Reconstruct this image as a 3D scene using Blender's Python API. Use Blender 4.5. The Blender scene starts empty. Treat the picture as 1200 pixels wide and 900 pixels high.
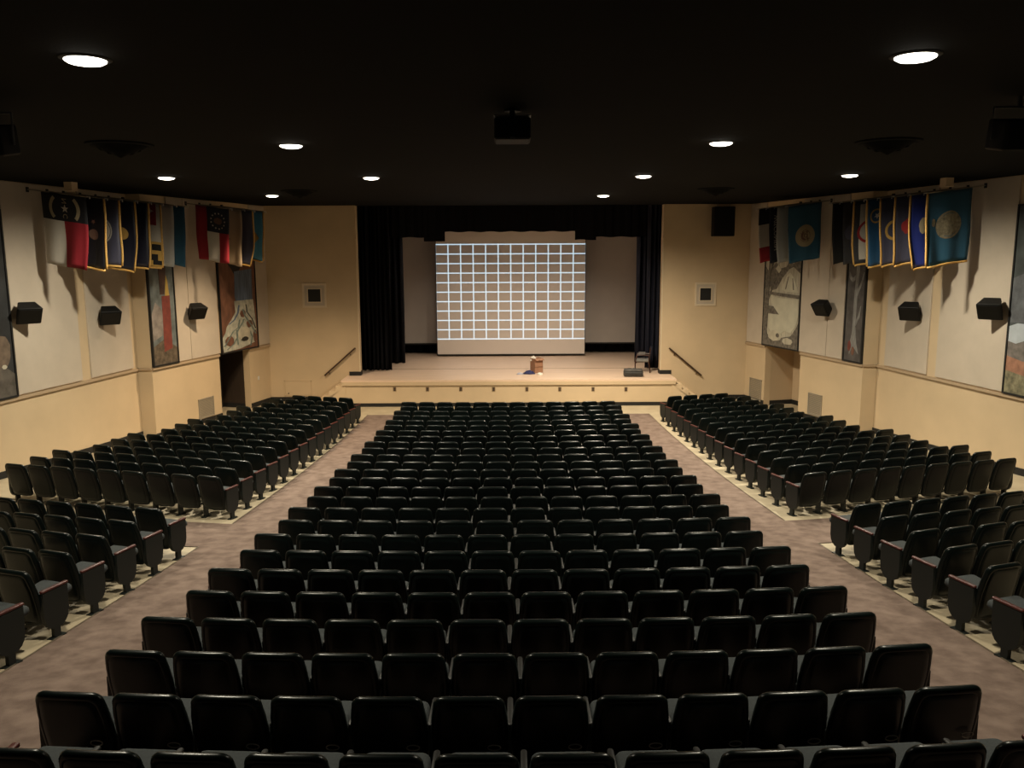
import bpy, bmesh, math, random
from mathutils import Vector, Matrix
random.seed(7)
C = bpy.context.scene.collection
R = math.radians

# ------------------------------------------------------------------ camera
F = 980.0; PITCH = R(9.0); ROLL = R(0.25); YAW = math.atan(4.5/980)
HC = 5.51                                   # lens height above the floor at the stage
cf = Vector((math.sin(YAW)*math.cos(PITCH), math.cos(YAW)*math.cos(PITCH), -math.sin(PITCH)))
cr0 = Vector((math.cos(YAW), -math.sin(YAW), 0)); cu0 = cr0.cross(cf)
cr = math.cos(ROLL)*cr0 - math.sin(ROLL)*cu0; cu = math.cos(ROLL)*cu0 + math.sin(ROLL)*cr0
cam = bpy.data.cameras.new('camera'); co = bpy.data.objects.new('camera', cam); C.objects.link(co)
cam.sensor_width = 36; cam.lens = F/1200*36; cam.clip_end = 200
M4 = Matrix.Identity(4)
for i, v in enumerate((cr, cu, -cf)):
    for j in range(3): M4[j][i] = v[j]
co.matrix_world = Matrix.Translation((0, 0, HC)) @ M4
bpy.context.scene.camera = co

def ray(x, y): return cr*((x-600)/F) - cu*((y-450)/F) + cf
def on_z(x, y, z):
    v = ray(x, y); return v*((z-HC)/v.z) + Vector((0, 0, HC))
def on_d(x, y, d):
    v = ray(x, y); return v*(d/v.y) + Vector((0, 0, HC))
def proj(p):
    q = Vector(p) - Vector((0, 0, HC)); z = q.dot(cf)
    return 600+F*q.dot(cr)/z, 450-F*q.dot(cu)/z, z

# ------------------------------------------------------------------ world, exposure
sc = bpy.context.scene
w = bpy.data.worlds.new('world'); sc.world = w; w.use_nodes = True
w.node_tree.nodes['Background'].inputs[0].default_value = (0, 0, 0, 1)
w.node_tree.nodes['Background'].inputs[1].default_value = 0
sc.view_settings.view_transform = 'Standard'; sc.view_settings.look = 'None'
sc.view_settings.gamma = 1; sc.view_settings.use_curve_mapping = False
sc.view_settings.exposure = 0.0
LAMP_W = 1000.0; STAGE_FILL_W = 320.0                              # each ceiling downlight; each added stage fill light
LAMP_COL = (1.0, 0.91, 0.71)
CEIL = HC+1.67

# ------------------------------------------------------------------ materials
def mat(name, col, rough=.6, noise=0, nscale=8., bump=0, bscale=60., metal=0, spec=.5, sheen=0, stretch=(1, 1, 1), col2=None):
    m = bpy.data.materials.new(name); m.use_nodes = True; nt = m.node_tree; b = nt.nodes['Principled BSDF']
    b.inputs['Base Color'].default_value = (*col, 1); b.inputs['Roughness'].default_value = rough
    b.inputs['Metallic'].default_value = metal; b.inputs['Specular IOR Level'].default_value = spec
    if sheen: b.inputs['Sheen Weight'].default_value = sheen
    tc = None
    if noise or bump:
        tc = nt.nodes.new('ShaderNodeTexCoord'); mp = nt.nodes.new('ShaderNodeMapping'); mp.inputs['Scale'].default_value = stretch
        nt.links.new(tc.outputs['Object'], mp.inputs['Vector'])
    if noise:
        n = nt.nodes.new('ShaderNodeTexNoise'); n.inputs['Scale'].default_value = nscale; n.inputs['Detail'].default_value = 5
        nt.links.new(mp.outputs[0], n.inputs['Vector'])
        r = nt.nodes.new('ShaderNodeValToRGB'); r.color_ramp.elements[0].position = .3; r.color_ramp.elements[1].position = .7
        c2 = col2 or tuple(min(1, c*(1+noise)) for c in col)
        r.color_ramp.elements[0].color = (*(tuple(c*(1-noise) for c in col) if not col2 else col), 1); r.color_ramp.elements[1].color = (*c2, 1)
        nt.links.new(n.outputs['Fac'], r.inputs['Fac']); nt.links.new(r.outputs['Color'], b.inputs['Base Color'])
    if bump:
        n2 = nt.nodes.new('ShaderNodeTexNoise'); n2.inputs['Scale'].default_value = bscale; n2.inputs['Detail'].default_value = 3
        nt.links.new(mp.outputs[0], n2.inputs['Vector'])
        bp = nt.nodes.new('ShaderNodeBump'); bp.inputs['Strength'].default_value = bump; bp.inputs['Distance'].default_value = .01
        nt.links.new(n2.outputs['Fac'], bp.inputs['Height']); nt.links.new(bp.outputs[0], b.inputs['Normal'])
    return m
def emis(name, col, st):
    m = bpy.data.materials.new(name); m.use_nodes = True; b = m.node_tree.nodes['Principled BSDF']
    b.inputs['Base Color'].default_value = (*col, 1); b.inputs['Emission Color'].default_value = (*col, 1); b.inputs['Emission Strength'].default_value = st
    return m
MT = {
 'cream': mat('cream_plaster', (.58, .445, .285), .75, .05, 1.2, .12, 30),
 'panel': mat('fabric_panel', (.52, .445, .36), .9, .05, 2.0, .25, 120),
 'rail': mat('rail_paint', (.42, .31, .20), .6),
 'black': mat('black_paint', (.007, .0065, .006), .7, .2, 3),
 'ceil': mat('ceiling_black', (.0035, .0038, .0033), .9, .15, 2, .2, 40, spec=.08),
 'carpet': mat('carpet', (.122, .086, .070), .95, .24, 4.5, .5, 160, spec=.1, col2=(.215, .158, .130)),
 'tan': mat('tan_floor', (.34, .28, .19), .6, .16, 2.4, .1, 40, col2=(.44, .37, .255)),
 'wood': mat('stage_boards', (.74, .55, .415), .42, .08, 3, .05, 20, stretch=(.3, 3, 1)),
 'drape': mat('black_drape', (.004, .0042, .0065), .9, .2, 6, .2, 200, spec=.2),
 'navy_drape': mat('navy_drape', (.008, .0095, .020), .7, .2, 6, .2, 200, spec=.3),
 'vinyl': mat('chair_vinyl', (.0026, .0052, .0048), .29, .12, 20, .04, 220, spec=.25),
 'fabric': mat('chair_fabric', (.034, .040, .042), .9, .2, 60, .3, 300),
 'metal': mat('chair_metal', (.010, .013, .012), .45, spec=.4),
 'armdark': mat('arm_dark', (.013, .012, .011), .5),
 'armwood': mat('arm_wood', (.062, .013, .010), .38, .3, 12, stretch=(8, 1, 8)),
 'spk': mat('speaker_black', (.0045, .0045, .0045), .6, .1, 40, .2, 400, spec=.25),
 'grille': mat('grille_grey', (.30, .26, .20), .5),
 'brown': mat('dark_brown', (.035, .022, .014), .6, .2, 3, stretch=(6, 6, .6)),
 'whitemetal': mat('pale_metal', (.6, .58, .54), .35),
 'steel': mat('steel', (.25, .25, .25), .35, metal=.8),
 'railwood': mat('handrail_wood', (.045, .020, .010), .4, .2, 10),
 'card': mat('cardboard', (.36, .19, .115), .8, .08, 5),
 'paper': mat('paper', (.75, .70, .62), .8),
 'bluecloth': mat('blue_cloth', (.02, .025, .10), .8, .3, 20),
 'case': mat('case_grey', (.028, .026, .024), .55, .3, 15),
 'greypad': mat('grey_pad', (.17, .165, .155), .8),
 'chairwood': mat('dark_chair_wood', (.05, .018, .010), .4),
 'screen2': mat('grey_screen', (.55, .50, .46), .8, .04, 1.5),
 'gold': mat('gold_fringe', (.62, .36, .10), .6, .3, 60),
 'pole': mat('pole_metal', (.35, .31, .24), .35, metal=.6),
 'lens': emis('lamp_lens', (1, .93, .80), 9.0),
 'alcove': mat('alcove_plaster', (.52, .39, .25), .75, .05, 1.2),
}
def cmat(name, c, rough=.75, **k):
    if name not in MT: MT[name] = mat(name, c, rough, **k)
    return MT[name]

# ------------------------------------------------------------------ mesh builder
class MB:
    def __init__(s): s.v = []; s.f = []; s.m = []; s.uv = None
    def add(s, vs, fs, mi=0):
        o = len(s.v); s.v += [tuple(v) for v in vs]; s.f += [tuple(i+o for i in f) for f in fs]; s.m += [mi]*len(fs); return s
    def box(s, x0, x1, y0, y1, z0, z1, mi=0, T=None):
        vs = [Vector((x, y, z)) for z in (z0, z1) for y in (y0, y1) for x in (x0, x1)]
        if T: vs = [T(v) if callable(T) else T @ v for v in vs]
        return s.add(vs, [(0, 2, 3, 1), (4, 5, 7, 6), (0, 1, 5, 4), (2, 6, 7, 3), (0, 4, 6, 2), (1, 3, 7, 5)], mi)
    def tube(s, pts, r, n=8, mi=0, rs=None):
        pts = [Vector(p) for p in pts]; rings = []
        for i, p in enumerate(pts):
            d = (pts[min(i+1, len(pts)-1)] - pts[max(i-1, 0)]).normalized()
            a = d.cross(Vector((0, 0, 1)))
            if a.length < .05: a = d.cross(Vector((1, 0, 0)))
            a.normalize(); b = d.cross(a); rr = rs[i] if rs else r
            rings.append([p + rr*(math.cos(2*math.pi*k/n)*a + math.sin(2*math.pi*k/n)*b) for k in range(n)])
        vs = [v for q in rings for v in q]; fs = []
        for i in range(len(pts)-1):
            for k in range(n): fs.append((i*n+k, i*n+(k+1) % n, (i+1)*n+(k+1) % n, (i+1)*n+k))
        fs.append(tuple(range(n-1, -1, -1))); fs.append(tuple((len(pts)-1)*n+k for k in range(n)))
        return s.add(vs, fs, mi)
    def rings(s, rings, mi=0, cap=True):
        n = len(rings[0]); vs = [v for q in rings for v in q]; fs = []
        for i in range(len(rings)-1):
            for k in range(n): fs.append((i*n+k, i*n+(k+1) % n, (i+1)*n+(k+1) % n, (i+1)*n+k))
        if cap: fs.append(tuple(range(n-1, -1, -1))); fs.append(tuple((len(rings)-1)*n+k for k in range(n)))
        return s.add(vs, fs, mi)
    def lathe(s, prof, c=(0, 0, 0), n=24, mi=0, cap=True):
        return s.rings([[(c[0]+r*math.cos(2*math.pi*k/n), c[1]+r*math.sin(2*math.pi*k/n), c[2]+z) for k in range(n)] for r, z in prof], mi, cap)
    def prism(s, poly, o0, o1, T, mi=0):      # 2-D outline extruded from o0 to o1; T(a,b,o)->point
        n = len(poly); vs = [T(a, b, o0) for a, b in poly] + [T(a, b, o1) for a, b in poly]
        fs = [tuple(range(n-1, -1, -1)), tuple(range(n, 2*n))] + [(k, (k+1) % n, n+(k+1) % n, n+k) for k in range(n)]
        return s.add(vs, fs, mi)
    def mesh(s, name, mats, smooth=False):
        me = bpy.data.meshes.new(name); me.from_pydata(s.v, [], s.f)
        for m in (mats if isinstance(mats, (list, tuple)) else [mats]): me.materials.append(MT[m] if isinstance(m, str) else m)
        me.polygons.foreach_set('material_index', s.m)
        bm = bmesh.new(); bm.from_mesh(me); bmesh.ops.recalc_face_normals(bm, faces=bm.faces); bm.to_mesh(me); bm.free()
        if smooth:
            me.polygons.foreach_set('use_smooth', [True]*len(me.polygons))
            try: me.set_sharp_from_angle(angle=R(smooth if smooth is not True else 45))
            except Exception: pass
        me.update(); return me
    def obj(s, name, mats, parent=None, smooth=False):
        return link(name, s.mesh(name, mats, smooth), parent)
def link(name, me, parent=None):
    o = bpy.data.objects.new(name, me); C.objects.link(o)
    if parent: o.parent = parent
    return o
def tag(o, label=None, cat=None, group=None, kind=None):
    if label: o['label'] = label
    if cat: o['category'] = cat
    if group: o['group'] = group
    if kind: o['kind'] = kind
    return o
def empty(name, label=None, cat=None, group=None, kind=None, loc=(0, 0, 0), rz=0):
    o = bpy.data.objects.new(name, None); C.objects.link(o); o.location = loc; o.rotation_euler = (0, 0, rz); o.empty_display_size = .1
    return tag(o, label, cat, group, kind)
def struct(o, label, cat=None): return tag(o, label, cat or o.name.split('_')[0], None, 'structure')

# ------------------------------------------------------------------ floor profile (raked hall)
PC = (-3.28629565e-06, -2.51542273e-03, 1.60068817e-01, 2.20102618)
def top_drop(d):
    e = min(d, 29.9)
    return ((PC[0]*e+PC[1])*e+PC[2])*e+PC[3]
def zf(d): return HC-(top_drop(d)+.86)
Z0 = zf(30)                                # floor in front of the stage (about 0)
STAGE_Z = Z0+.965; STAGE_D = 29.70; WALL_D = 30.9; ROOM_BACK = -3.0

# wall frames
class Frame:
    def __init__(s, p0, p1, side):         # side -1 left, +1 right ; p0 near, p1 far
        s.p0 = Vector((*p0, 0)); s.t = (Vector((*p1, 0))-s.p0); s.L = s.t.length; s.t.normalize()
        s.n = Vector((s.t.y, -s.t.x, 0))*(1 if side < 0 else -1)
    def pt(s, a, z, o=0): return s.p0+s.t*a+s.n*o+Vector((0, 0, z))
    def hit(s, x, y):
        v = ray(x, y); c0 = Vector((0, 0, HC)); k = (s.p0-c0).dot(s.n)/v.dot(s.n); p = c0+v*k
        return (p-s.p0).dot(s.t), p.z
    def S(s, x, y): return s.hit(x, y)[0]
    def Zy(s, x, y): return s.hit(x, y)[1]
    def box(s, mb, a0, a1, z0, z1, o0, o1, mi=0): return mb.box(a0, a1, o0, o1, z0, z1, mi, T=lambda v: s.pt(v.x, v.z, v.y))
A_TAN = math.tan(R(8.4))
BAY_X = 10.93; BAY_D = 24.52
def bay1(sd): return Frame((sd*(BAY_X+A_TAN*(BAY_D-ROOM_BACK)), ROOM_BACK), (sd*BAY_X, BAY_D), sd)
def bay2(sd): return Frame((sd*10.52, BAY_D), (sd*8.86, WALL_D), sd)
L1, L2, R1, R2 = bay1(-1), bay2(-1), bay1(1), bay2(1)
RAIL = HC-3.385

# ------------------------------------------------------------------ ceiling lamps (position of light first)
lamps_seen = [tuple(on_z(x, y, CEIL)[:2]) for x, y in ((100, 69), (1073, 65), (341, 170), (845, 167), (435, 208), (754, 206), (195, 208), (996, 205), (319, 229), (707, 229))]
lamps_off = [(-8.0, 13.5), (8.0, 13.5)]
rowname = lambda y: 'over the rear rows' if y < 10 else 'beside the ceiling box' if y < 16 else 'over the middle rows' if y < 22 else 'before the front wall'
def side_word(x): return 'doorway' if x < 0 else 'alcove'
for x, y in lamps_seen+lamps_off:
    inner = abs(x) < 5
    t = empty('downlight', 'glowing round ceiling downlight %s, %s column, %s side' % (rowname(y), 'inner' if inner else 'outer', side_word(x)), 'ceiling light', 'recessed ceiling downlights', loc=(x, y, CEIL))
    m = MB(); m.lathe([(.165, -.001), (.165, -.012), (.20, -.012), (.215, -.004), (.215, .0)], n=32, cap=False); m.obj('trim_ring', 'black', t, True)
    m = MB(); m.lathe([(.175, -.004), (.17, -.02), (.14, -.038), (.08, -.05), (.001, -.054)], n=32, cap=False); m.obj('lens', 'lens', t, True)
    l = bpy.data.lights.new('lamp', 'SPOT'); front = y > 23
    l.energy = LAMP_W*((2.0 if x < 0 else 4.1) if front else (1.45 if y > 17 else 1.0) if inner else 2.2 if y > 17 else .8); l.color = ((1, .77, .50) if x < 0 else (1, .86, .64)) if front else LAMP_COL; l.spot_size = R((122 if x < 0 else 160) if front else 128 if inner else 168 if y > 17 else 112); l.spot_blend = .85 if front and x < 0 else 1.0 if front or (y > 17 and not inner) else .7; l.shadow_soft_size = .14
    o = bpy.data.objects.new('lamp', l); C.objects.link(o); o.parent = t; o.location = (0, 0, -.11)

# ------------------------------------------------------------------ floor
def strip(mb, xs, d0, d1, step=.5, dz=0, mi=0):     # surface following the rake, xs(d)->(xl,xr)
    n = max(1, int((d1-d0)/step)); vs = []
    for i in range(n+1):
        d = d0+(d1-d0)*i/n; a, b = xs(d); vs += [(a, d, zf(d)+dz), (b, d, zf(d)+dz)]
    mb.add(vs, [(2*i, 2*i+1, 2*i+3, 2*i+2) for i in range(n)], mi)
wx = lambda d: BAY_X+A_TAN*(BAY_D-d)+.3
m = MB(); strip(m, lambda d: (-wx(d), wx(d)), ROOM_BACK, 32.0)
struct(m.obj('floor', 'tan'), 'tan painted sloping floor under the seating blocks')
m = MB()
def aisle(d): return 5.09-.0145*(d-7.85)          # aisle/seating-block edge
for sd in (-1, 1):
    strip(m, lambda d: tuple(sorted((0, sd*aisle(d)))), ROOM_BACK, 28.05, dz=.012)
    # cross aisle between the two side blocks, running back along the rows
    n = 16; vs = []; k = math.tan(R(12))
    for i in range(n+1):
        x = 4.98+(13.9-4.98)*i/n
        for j in range(4):
            d = 12.97+(14.54-12.97)*j/3+k*(x-5.0)
            vs.append((sd*x, d, zf(d)+.012))
    m.add(vs, [(i*4+j, i*4+j+1, (i+1)*4+j+1, (i+1)*4+j) for i in range(n) for j in range(3)])
struct(m.obj('floor_carpet', 'carpet'), 'brown mottled carpet along the aisles and cross aisles', 'carpet')
m = MB()
for sd in (-1, 1):
    for a, b in ((ROOM_BACK, 12.97), (14.54, 28.05)):
        strip(m, lambda d: tuple(sorted((sd*(aisle(d)-.008), sd*(aisle(d)+.012)))), a, b, dz=.018)
struct(m.obj('trim_1', cmat('edge_strip', (.10, .075, .05), .4)), 'thin dark edging strip between carpet and tan floor', 'trim')

# ------------------------------------------------------------------ walls
def rect_wall(mb, fr, a0, a1, z0, z1, th=.25, mi=0): fr.box(mb, a0, a1, z0, z1, -th, 0, mi)
ZB = -.4; MURAL_Z = {}
DOOR = {}
for sd, f1, f2, nm in ((-1, L1, L2, 'wall_left'), (1, R1, R2, 'wall_right')):
    jx = (258, 293) if sd < 0 else (937, 896)
    a0 = f2.S(jx[0], 440); a1 = f2.S(jx[1], 440)
    zt = f2.Zy(258 if sd < 0 else 937, 414 if sd < 0 else 410.5); DOOR[sd] = (a0, a1, zt)
    m = MB()
    rect_wall(m, f1, -.2, f1.L+.05, ZB, CEIL)
    # return between the bays
    p = f1.pt(f1.L, 0); q = f2.pt(0, 0)
    xa, xb = sorted((p.x+sd*.3, q.x)); m.box(xa, xb, BAY_D, BAY_D+.25, ZB, CEIL)
    rect_wall(m, f2, 0, a0, ZB, CEIL); rect_wall(m, f2, a1, f2.L+.1, ZB, CEIL); rect_wall(m, f2, a0, a1, zt, CEIL)
    wl = m.obj(nm, 'cream')
    struct(wl, 'cream %s wall with pale fabric panels, murals and flags, %s' % ('left' if sd < 0 else 'right', 'dark doorway' if sd < 0 else 'cream alcove'))
    # alcove / doorway
    m = MB()
    f2.box(m, a0-.02, a1+.02, ZB, zt+.02, -1.25, -1.15); f2.box(m, a0-.12, a0, ZB, zt, -1.2, -.24); f2.box(m, a1, a1+.12, ZB, zt, -1.2, -.24); f2.box(m, a0-.1, a1+.1, zt, zt+.1, -1.2, -.24)
    if sd < 0:
        d = m.obj('door_1', 'brown'); struct(d, 'dark brown doorway recess under the waterfall mural', 'doorway')
        b = MB(); f2.box(b, a0+.75, a1-.12, Z0, zt-.05, -1.15, -1.10); f2.box(b, a0+.70, a0+.75, Z0, zt-.03, -1.15, -1.09); b.obj('door_leaf', cmat('door_dark', (.02, .012, .008), .5), d)
    else:
        d = m.obj('door_2', 'alcove'); struct(d, 'cream painted alcove under the mountain mural', 'alcove')
    b = MB(); f2.box(b, a0, a1, Z0-.05, Z0+.16, -1.15, -1.13); f2.box(b, a0, a0+.02, Z0-.05, Z0+.16, -1.15, -.24); f2.box(b, a1-.02, a1, Z0-.05, Z0+.16, -1.15, -.24); b.obj('baseboard', 'black', d)
    # rail along the wall
    m = MB()
    f1.box(m, 0, f1.L, RAIL-.035, RAIL+.035, 0, .05); xa, xb = sorted((p.x, q.x)); m.box(xa, xb, BAY_D-.05, BAY_D, RAIL-.035, RAIL+.035)
    f2.box(m, 0, a0, RAIL-.035, RAIL+.035, 0, .05); f2.box(m, a1, f2.L, RAIL-.035, RAIL+.035, 0, .05)
    m.obj('chair_rail', 'rail', wl)
    # fabric panels
    X = (lambda x: x) if sd < 0 else (lambda x: 1192-x)
    pan = [(f1, -60, 14 if sd < 0 else 9), (f1, 15 if sd < 0 else 11, 92), (f1, 103, 153), (f2, 204, 222.5), (f2, 223, 256), (f2, 298.5, 316.5)]
    def edge(fr, x): return fr.S(x, 400)
    for fr, xa, xb in pan:
        if xa == -60: s1 = edge(fr, X(xb)); s0 = s1-2.6; continue
        s0, s1 = edge(fr, X(xa)), edge(fr, X(xb))
        if s0 > s1: s0, s1 = s1, s0
        b = MB(); fr.box(b, s0, s1, RAIL+.07, CEIL-.02, 0, .035); b.obj('fabric_panel', 'panel', wl)
    s1 = edge(f1, X(14))-2.75
    for k in range(5):
        b = MB(); f1.box(b, s1-2.3, s1-.12, RAIL+.07, CEIL-.02, 0, .035); b.obj('fabric_panel', 'panel', wl); s1 -= 3.0
    # black baseboard
    m = MB()
    n = 24
    for k in range(n):
        s0, s1 = f1.L*k/n, f1.L*(k+1)/n; za, zb_ = zf(f1.pt(s0, 0).y), zf(f1.pt(s1, 0).y); m.prism([(s0, za-.1), (s1, zb_-.1), (s1, zb_+.17), (s0, za+.17)], 0, .018, lambda a, b, o: f1.pt(a, b, o))
    f2.box(m, 0, a0, Z0-.1, Z0+.17, 0, .018); f2.box(m, a1, f2.L, Z0-.1, Z0+.17, 0, .018)
    struct(m.obj('baseboard_'+nm[5:], 'black'), 'black baseboard along the %s wall' % nm[5:], 'baseboard')

# front wall either side of the stage opening
PX = {-1: on_d(418.6, 330, WALL_D).x, 1: on_d(776.2, 330, WALL_D).x}
m = MB()
for sd in (-1, 1):
    a, b = sorted((PX[sd], sd*9.4)); m.box(a, b, WALL_D, WALL_D+.4, ZB, CEIL)
wfront = struct(m.obj('wall_front', 'cream'), 'cream front wall either side of the dark stage opening')
m = MB()
for sd in (-1, 1):
    a, b = sorted((PX[sd], on_d(409.5 if sd < 0 else 786.5, 438, WALL_D).x)); m.box(a, b, WALL_D-.02, WALL_D, STAGE_Z, STAGE_Z+.15)
    a, b = sorted((PX[sd]-sd*.02, PX[sd])); m.box(a, b, WALL_D-.02, WALL_D+.4, STAGE_Z, STAGE_Z+.15)
    a, b = sorted((sd*7.2, sd*8.85)); m.box(a, b, WALL_D-.02, WALL_D, Z0, Z0+.17)
struct(m.obj('baseboard_front', 'black'), 'black baseboard along the front wall', 'baseboard')
# slim pale corner bead on each side of the opening
for sd in (-1, 1):
    m = MB(); m.box(PX[sd]-.02, PX[sd]+.02, WALL_D-.012, WALL_D, STAGE_Z+.15, CEIL-1.2); m.obj('corner_bead', cmat('bead', (.72, .6, .42), .5), wfront)
# framed dark niches
for sd, rc in ((-1, (355, 382, 332, 360.5)), (1, (814, 839.5, 331, 358.5))):
    p0 = on_d(rc[0], rc[3], WALL_D); p1 = on_d(rc[1], rc[2], WALL_D); xc = (p0.x+p1.x)/2; zc = (p0.z+p1.z)/2; hw = (p1.x-p0.x)/2; hh = (p1.z-p0.z)/2
    t = empty('wall_niche', 'square cream framed niche with dark opening on front wall, %s side' % side_word(sd), 'vent', 'framed niches beside the stage', loc=(xc, WALL_D, zc))
    m = MB()
    for (a, b, y0) in ((1.0, .84, -.03), (.60, .52, -.035)):
        for q in ((-a, a, b, a), (-a, a, -a, -b), (-a, -b, -b, b), (b, a, -b, b)): m.box(q[0]*hw, q[1]*hw, y0, 0, q[2]*hh, q[3]*hh)
    m.obj('frame', cmat('niche_frame', (.66, .55, .40), .6), t); m = MB(); m.box(-.84*hw, .84*hw, -.012, 0, -.84*hh, .84*hh); m.obj('mount', 'panel', t)
    m = MB(); m.box(-.52*hw, .52*hw, -.02, -.012, -.52*hh, .52*hh); m.obj('opening', 'black', t)
# access panel low on the front wall and tiny switch plates
p0 = on_d(334, 464, WALL_D); p1 = on_d(365, 446, WALL_D)
t = empty('access_panel', 'flush cream access panel low on the front wall by the steps', 'panel', loc=(p0.x, WALL_D, p0.z))
w_, h_ = p1.x-p0.x, p1.z-p0.z
m = MB(); m.box(.03, w_-.03, -.012, 0, .03, h_-.03); m.obj('leaf', 'cream', t)
m = MB()
for q in ((0, w_, 0, .025), (0, w_, h_-.025, h_), (0, .025, 0, h_), (w_-.025, w_, 0, h_)): m.box(q[0], q[1], -.02, 0, q[2], q[3])
m.obj('frame', 'cream', t)
m = MB(); m.lathe([(.02, 0), (.02, .03)], n=10); o = m.obj('latch', 'black', t); o.rotation_euler = (R(90), 0, 0); o.location = (.15, -.01, .1)
s, z = L2.hit(303, 443)
m = MB(); L2.box(m, s-.05, s+.05, z-.07, z+.07, 0, .015); L2.box(m, s-.012, s+.012, z-.02, z+.02, .015, .03)
tag(m.obj('switch_plate', 'whitemetal'), 'small pale switch plate on the wall beyond the dark doorway', 'switch')

# back wall and ceiling
m = MB(); m.box(-17, 17, ROOM_BACK-.3, ROOM_BACK, ZB, CEIL+.2); struct(m.obj('wall_back', 'brown'), 'dark back wall of the hall')
m = MB(); m.box(-17, 17, ROOM_BACK-.3, WALL_D+.4, CEIL, CEIL+.25)
struct(m.obj('ceiling', 'ceil'), 'flat black painted ceiling of the hall')

# ------------------------------------------------------------------ stage
BACK_D = 38.3
m = MB(); m.box(-6.0, 6.05, STAGE_D-.03, WALL_D, STAGE_Z-.06, STAGE_Z); m.box(PX[-1], PX[1], WALL_D, WALL_D+.4, STAGE_Z-.06, STAGE_Z); m.box(-9.0, 9.0, WALL_D+.4, BACK_D, STAGE_Z-.06, STAGE_Z)
struct(m.obj('floor_stage', 'wood'), 'pale wooden stage floor', 'stage')
m = MB(); seam = 32.55
m.box(-5.4, 5.4, seam-.015, seam+.015, STAGE_Z, STAGE_Z+.006); struct(m.obj('trim_2', cmat('seam', (.16, .11, .07), .5)), 'dark joint strip with painted shadow line across the stage floor', 'trim')  # dark colour paints the shadow line along the apron joint
m = MB(); m.box(-5.95, 6.0, STAGE_D, STAGE_D+.15, Z0-.1, STAGE_Z-.06)
sfront = struct(m.obj('wall_stage', 'cream'), 'cream front face of the stage with small sockets', 'wall')
m = MB(); m.box(-5.97, 6.02, STAGE_D-.045, STAGE_D, STAGE_Z-.19, STAGE_Z-.06); m.obj('fascia_board', 'cream', sfront)
m = MB(); m.box(-7.0, 7.05, STAGE_D-.02, STAGE_D, Z0-.02, Z0+.13); struct(m.obj('baseboard_stage', 'black'), 'black baseboard along the stage front', 'baseboard')
for k, x in enumerate((462.5, 501, 540, 578.5, 617.5, 656, 695, 733.5)):
    p = on_d(x, 456, STAGE_D)
    m = MB(); m.box(-.055, .055, -.012, 0, -.075, .075); o = m.obj('socket_plate', cmat('socket_brown', (.16, .10, .055), .5), sfront); o.location = (p.x, STAGE_D, p.z)
    g = MB(); g.box(-.022, .022, -.018, -.012, .01, .05); g.box(-.022, .022, -.018, -.012, -.05, -.01); g.obj('socket', 'black', o)
# steps at both ends
for sd in (-1, 1):
    t = empty('stage_steps', 'cream steps climbing to the stage on the %s side' % side_word(sd), 'stairs', 'steps at the stage ends', loc=(sd*(5.95 if sd < 0 else 6.0), 0, 0))
    n = 5; rise = (STAGE_Z-Z0)/n; run = .25
    for k in range(1, n):
        a, b = sorted((sd*run*(k-1), sd*run*k)); m = MB(); m.box(a, b, STAGE_D, WALL_D, Z0-.05, STAGE_Z-rise*k); m.obj('step', 'cream', t)
    # sloping cheek board proud of the front
    top = lambda q: STAGE_Z-.19-(rise/run)*q
    poly = [(-.10, STAGE_Z-.19), (.02, STAGE_Z-.19-.10), (.95, top(.95)-.10), (.95, Z0+.02), (.0, Z0+.02), (-.10, Z0+.02)]
    m = MB(); m.prism([(sd*a, b) for a, b in poly], STAGE_D-.02, STAGE_D-.002, lambda a, b, o: (a, o, b)); m.obj('cheek_board', 'cream', t)
# handrails
for sd, (xa, ya, xb, yb) in ((-1, (380.5, 440, 415.5, 408.5)), (1, (822, 440, 785, 408.5))):
    a = on_d(xa, ya, WALL_D-.09); b = on_d(xb, yb, WALL_D-.09)
    t = empty('handrail', 'dark sloping handrail on the front wall above the %s side steps' % side_word(sd), 'handrail', 'stage step handrails', loc=(0, 0, 0))
    m = MB(); m.tube([a+Vector((0, .07, 0)), a, b, b+Vector((0, .07, 0))], .03, 8); m.obj('rail', 'railwood', t, True)
    for k in (.15, .85):
        p = a.lerp(b, k); m = MB(); m.tube([p+Vector((0, 0, -.02)), p+Vector((0, .02, -.09)), p+Vector((0, .09, -.10))], .012, 6); m.lathe([(.035, -.005), (.035, .005)], (p.x, p.y+.08, p.z-.10), 8); m.obj('bracket', 'railwood', t, True)
# side, back and top masking of the stage house
m = MB(); m.box(-9.2, 9.2, BACK_D, BACK_D+.2, ZB, 9.5); m.box(-9.2, -9.0, WALL_D, BACK_D, ZB, 9.5); m.box(9.0, 9.2, WALL_D, BACK_D, ZB, 9.5); m.box(-9.2, 9.2, WALL_D, BACK_D+.2, 9.4, 9.6); m.box(-9.2, 9.2, WALL_D+.3, WALL_D+.4, CEIL, 9.5)
struct(m.obj('wall_stage_house', 'black'), 'black walls around the stage', 'wall')

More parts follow.
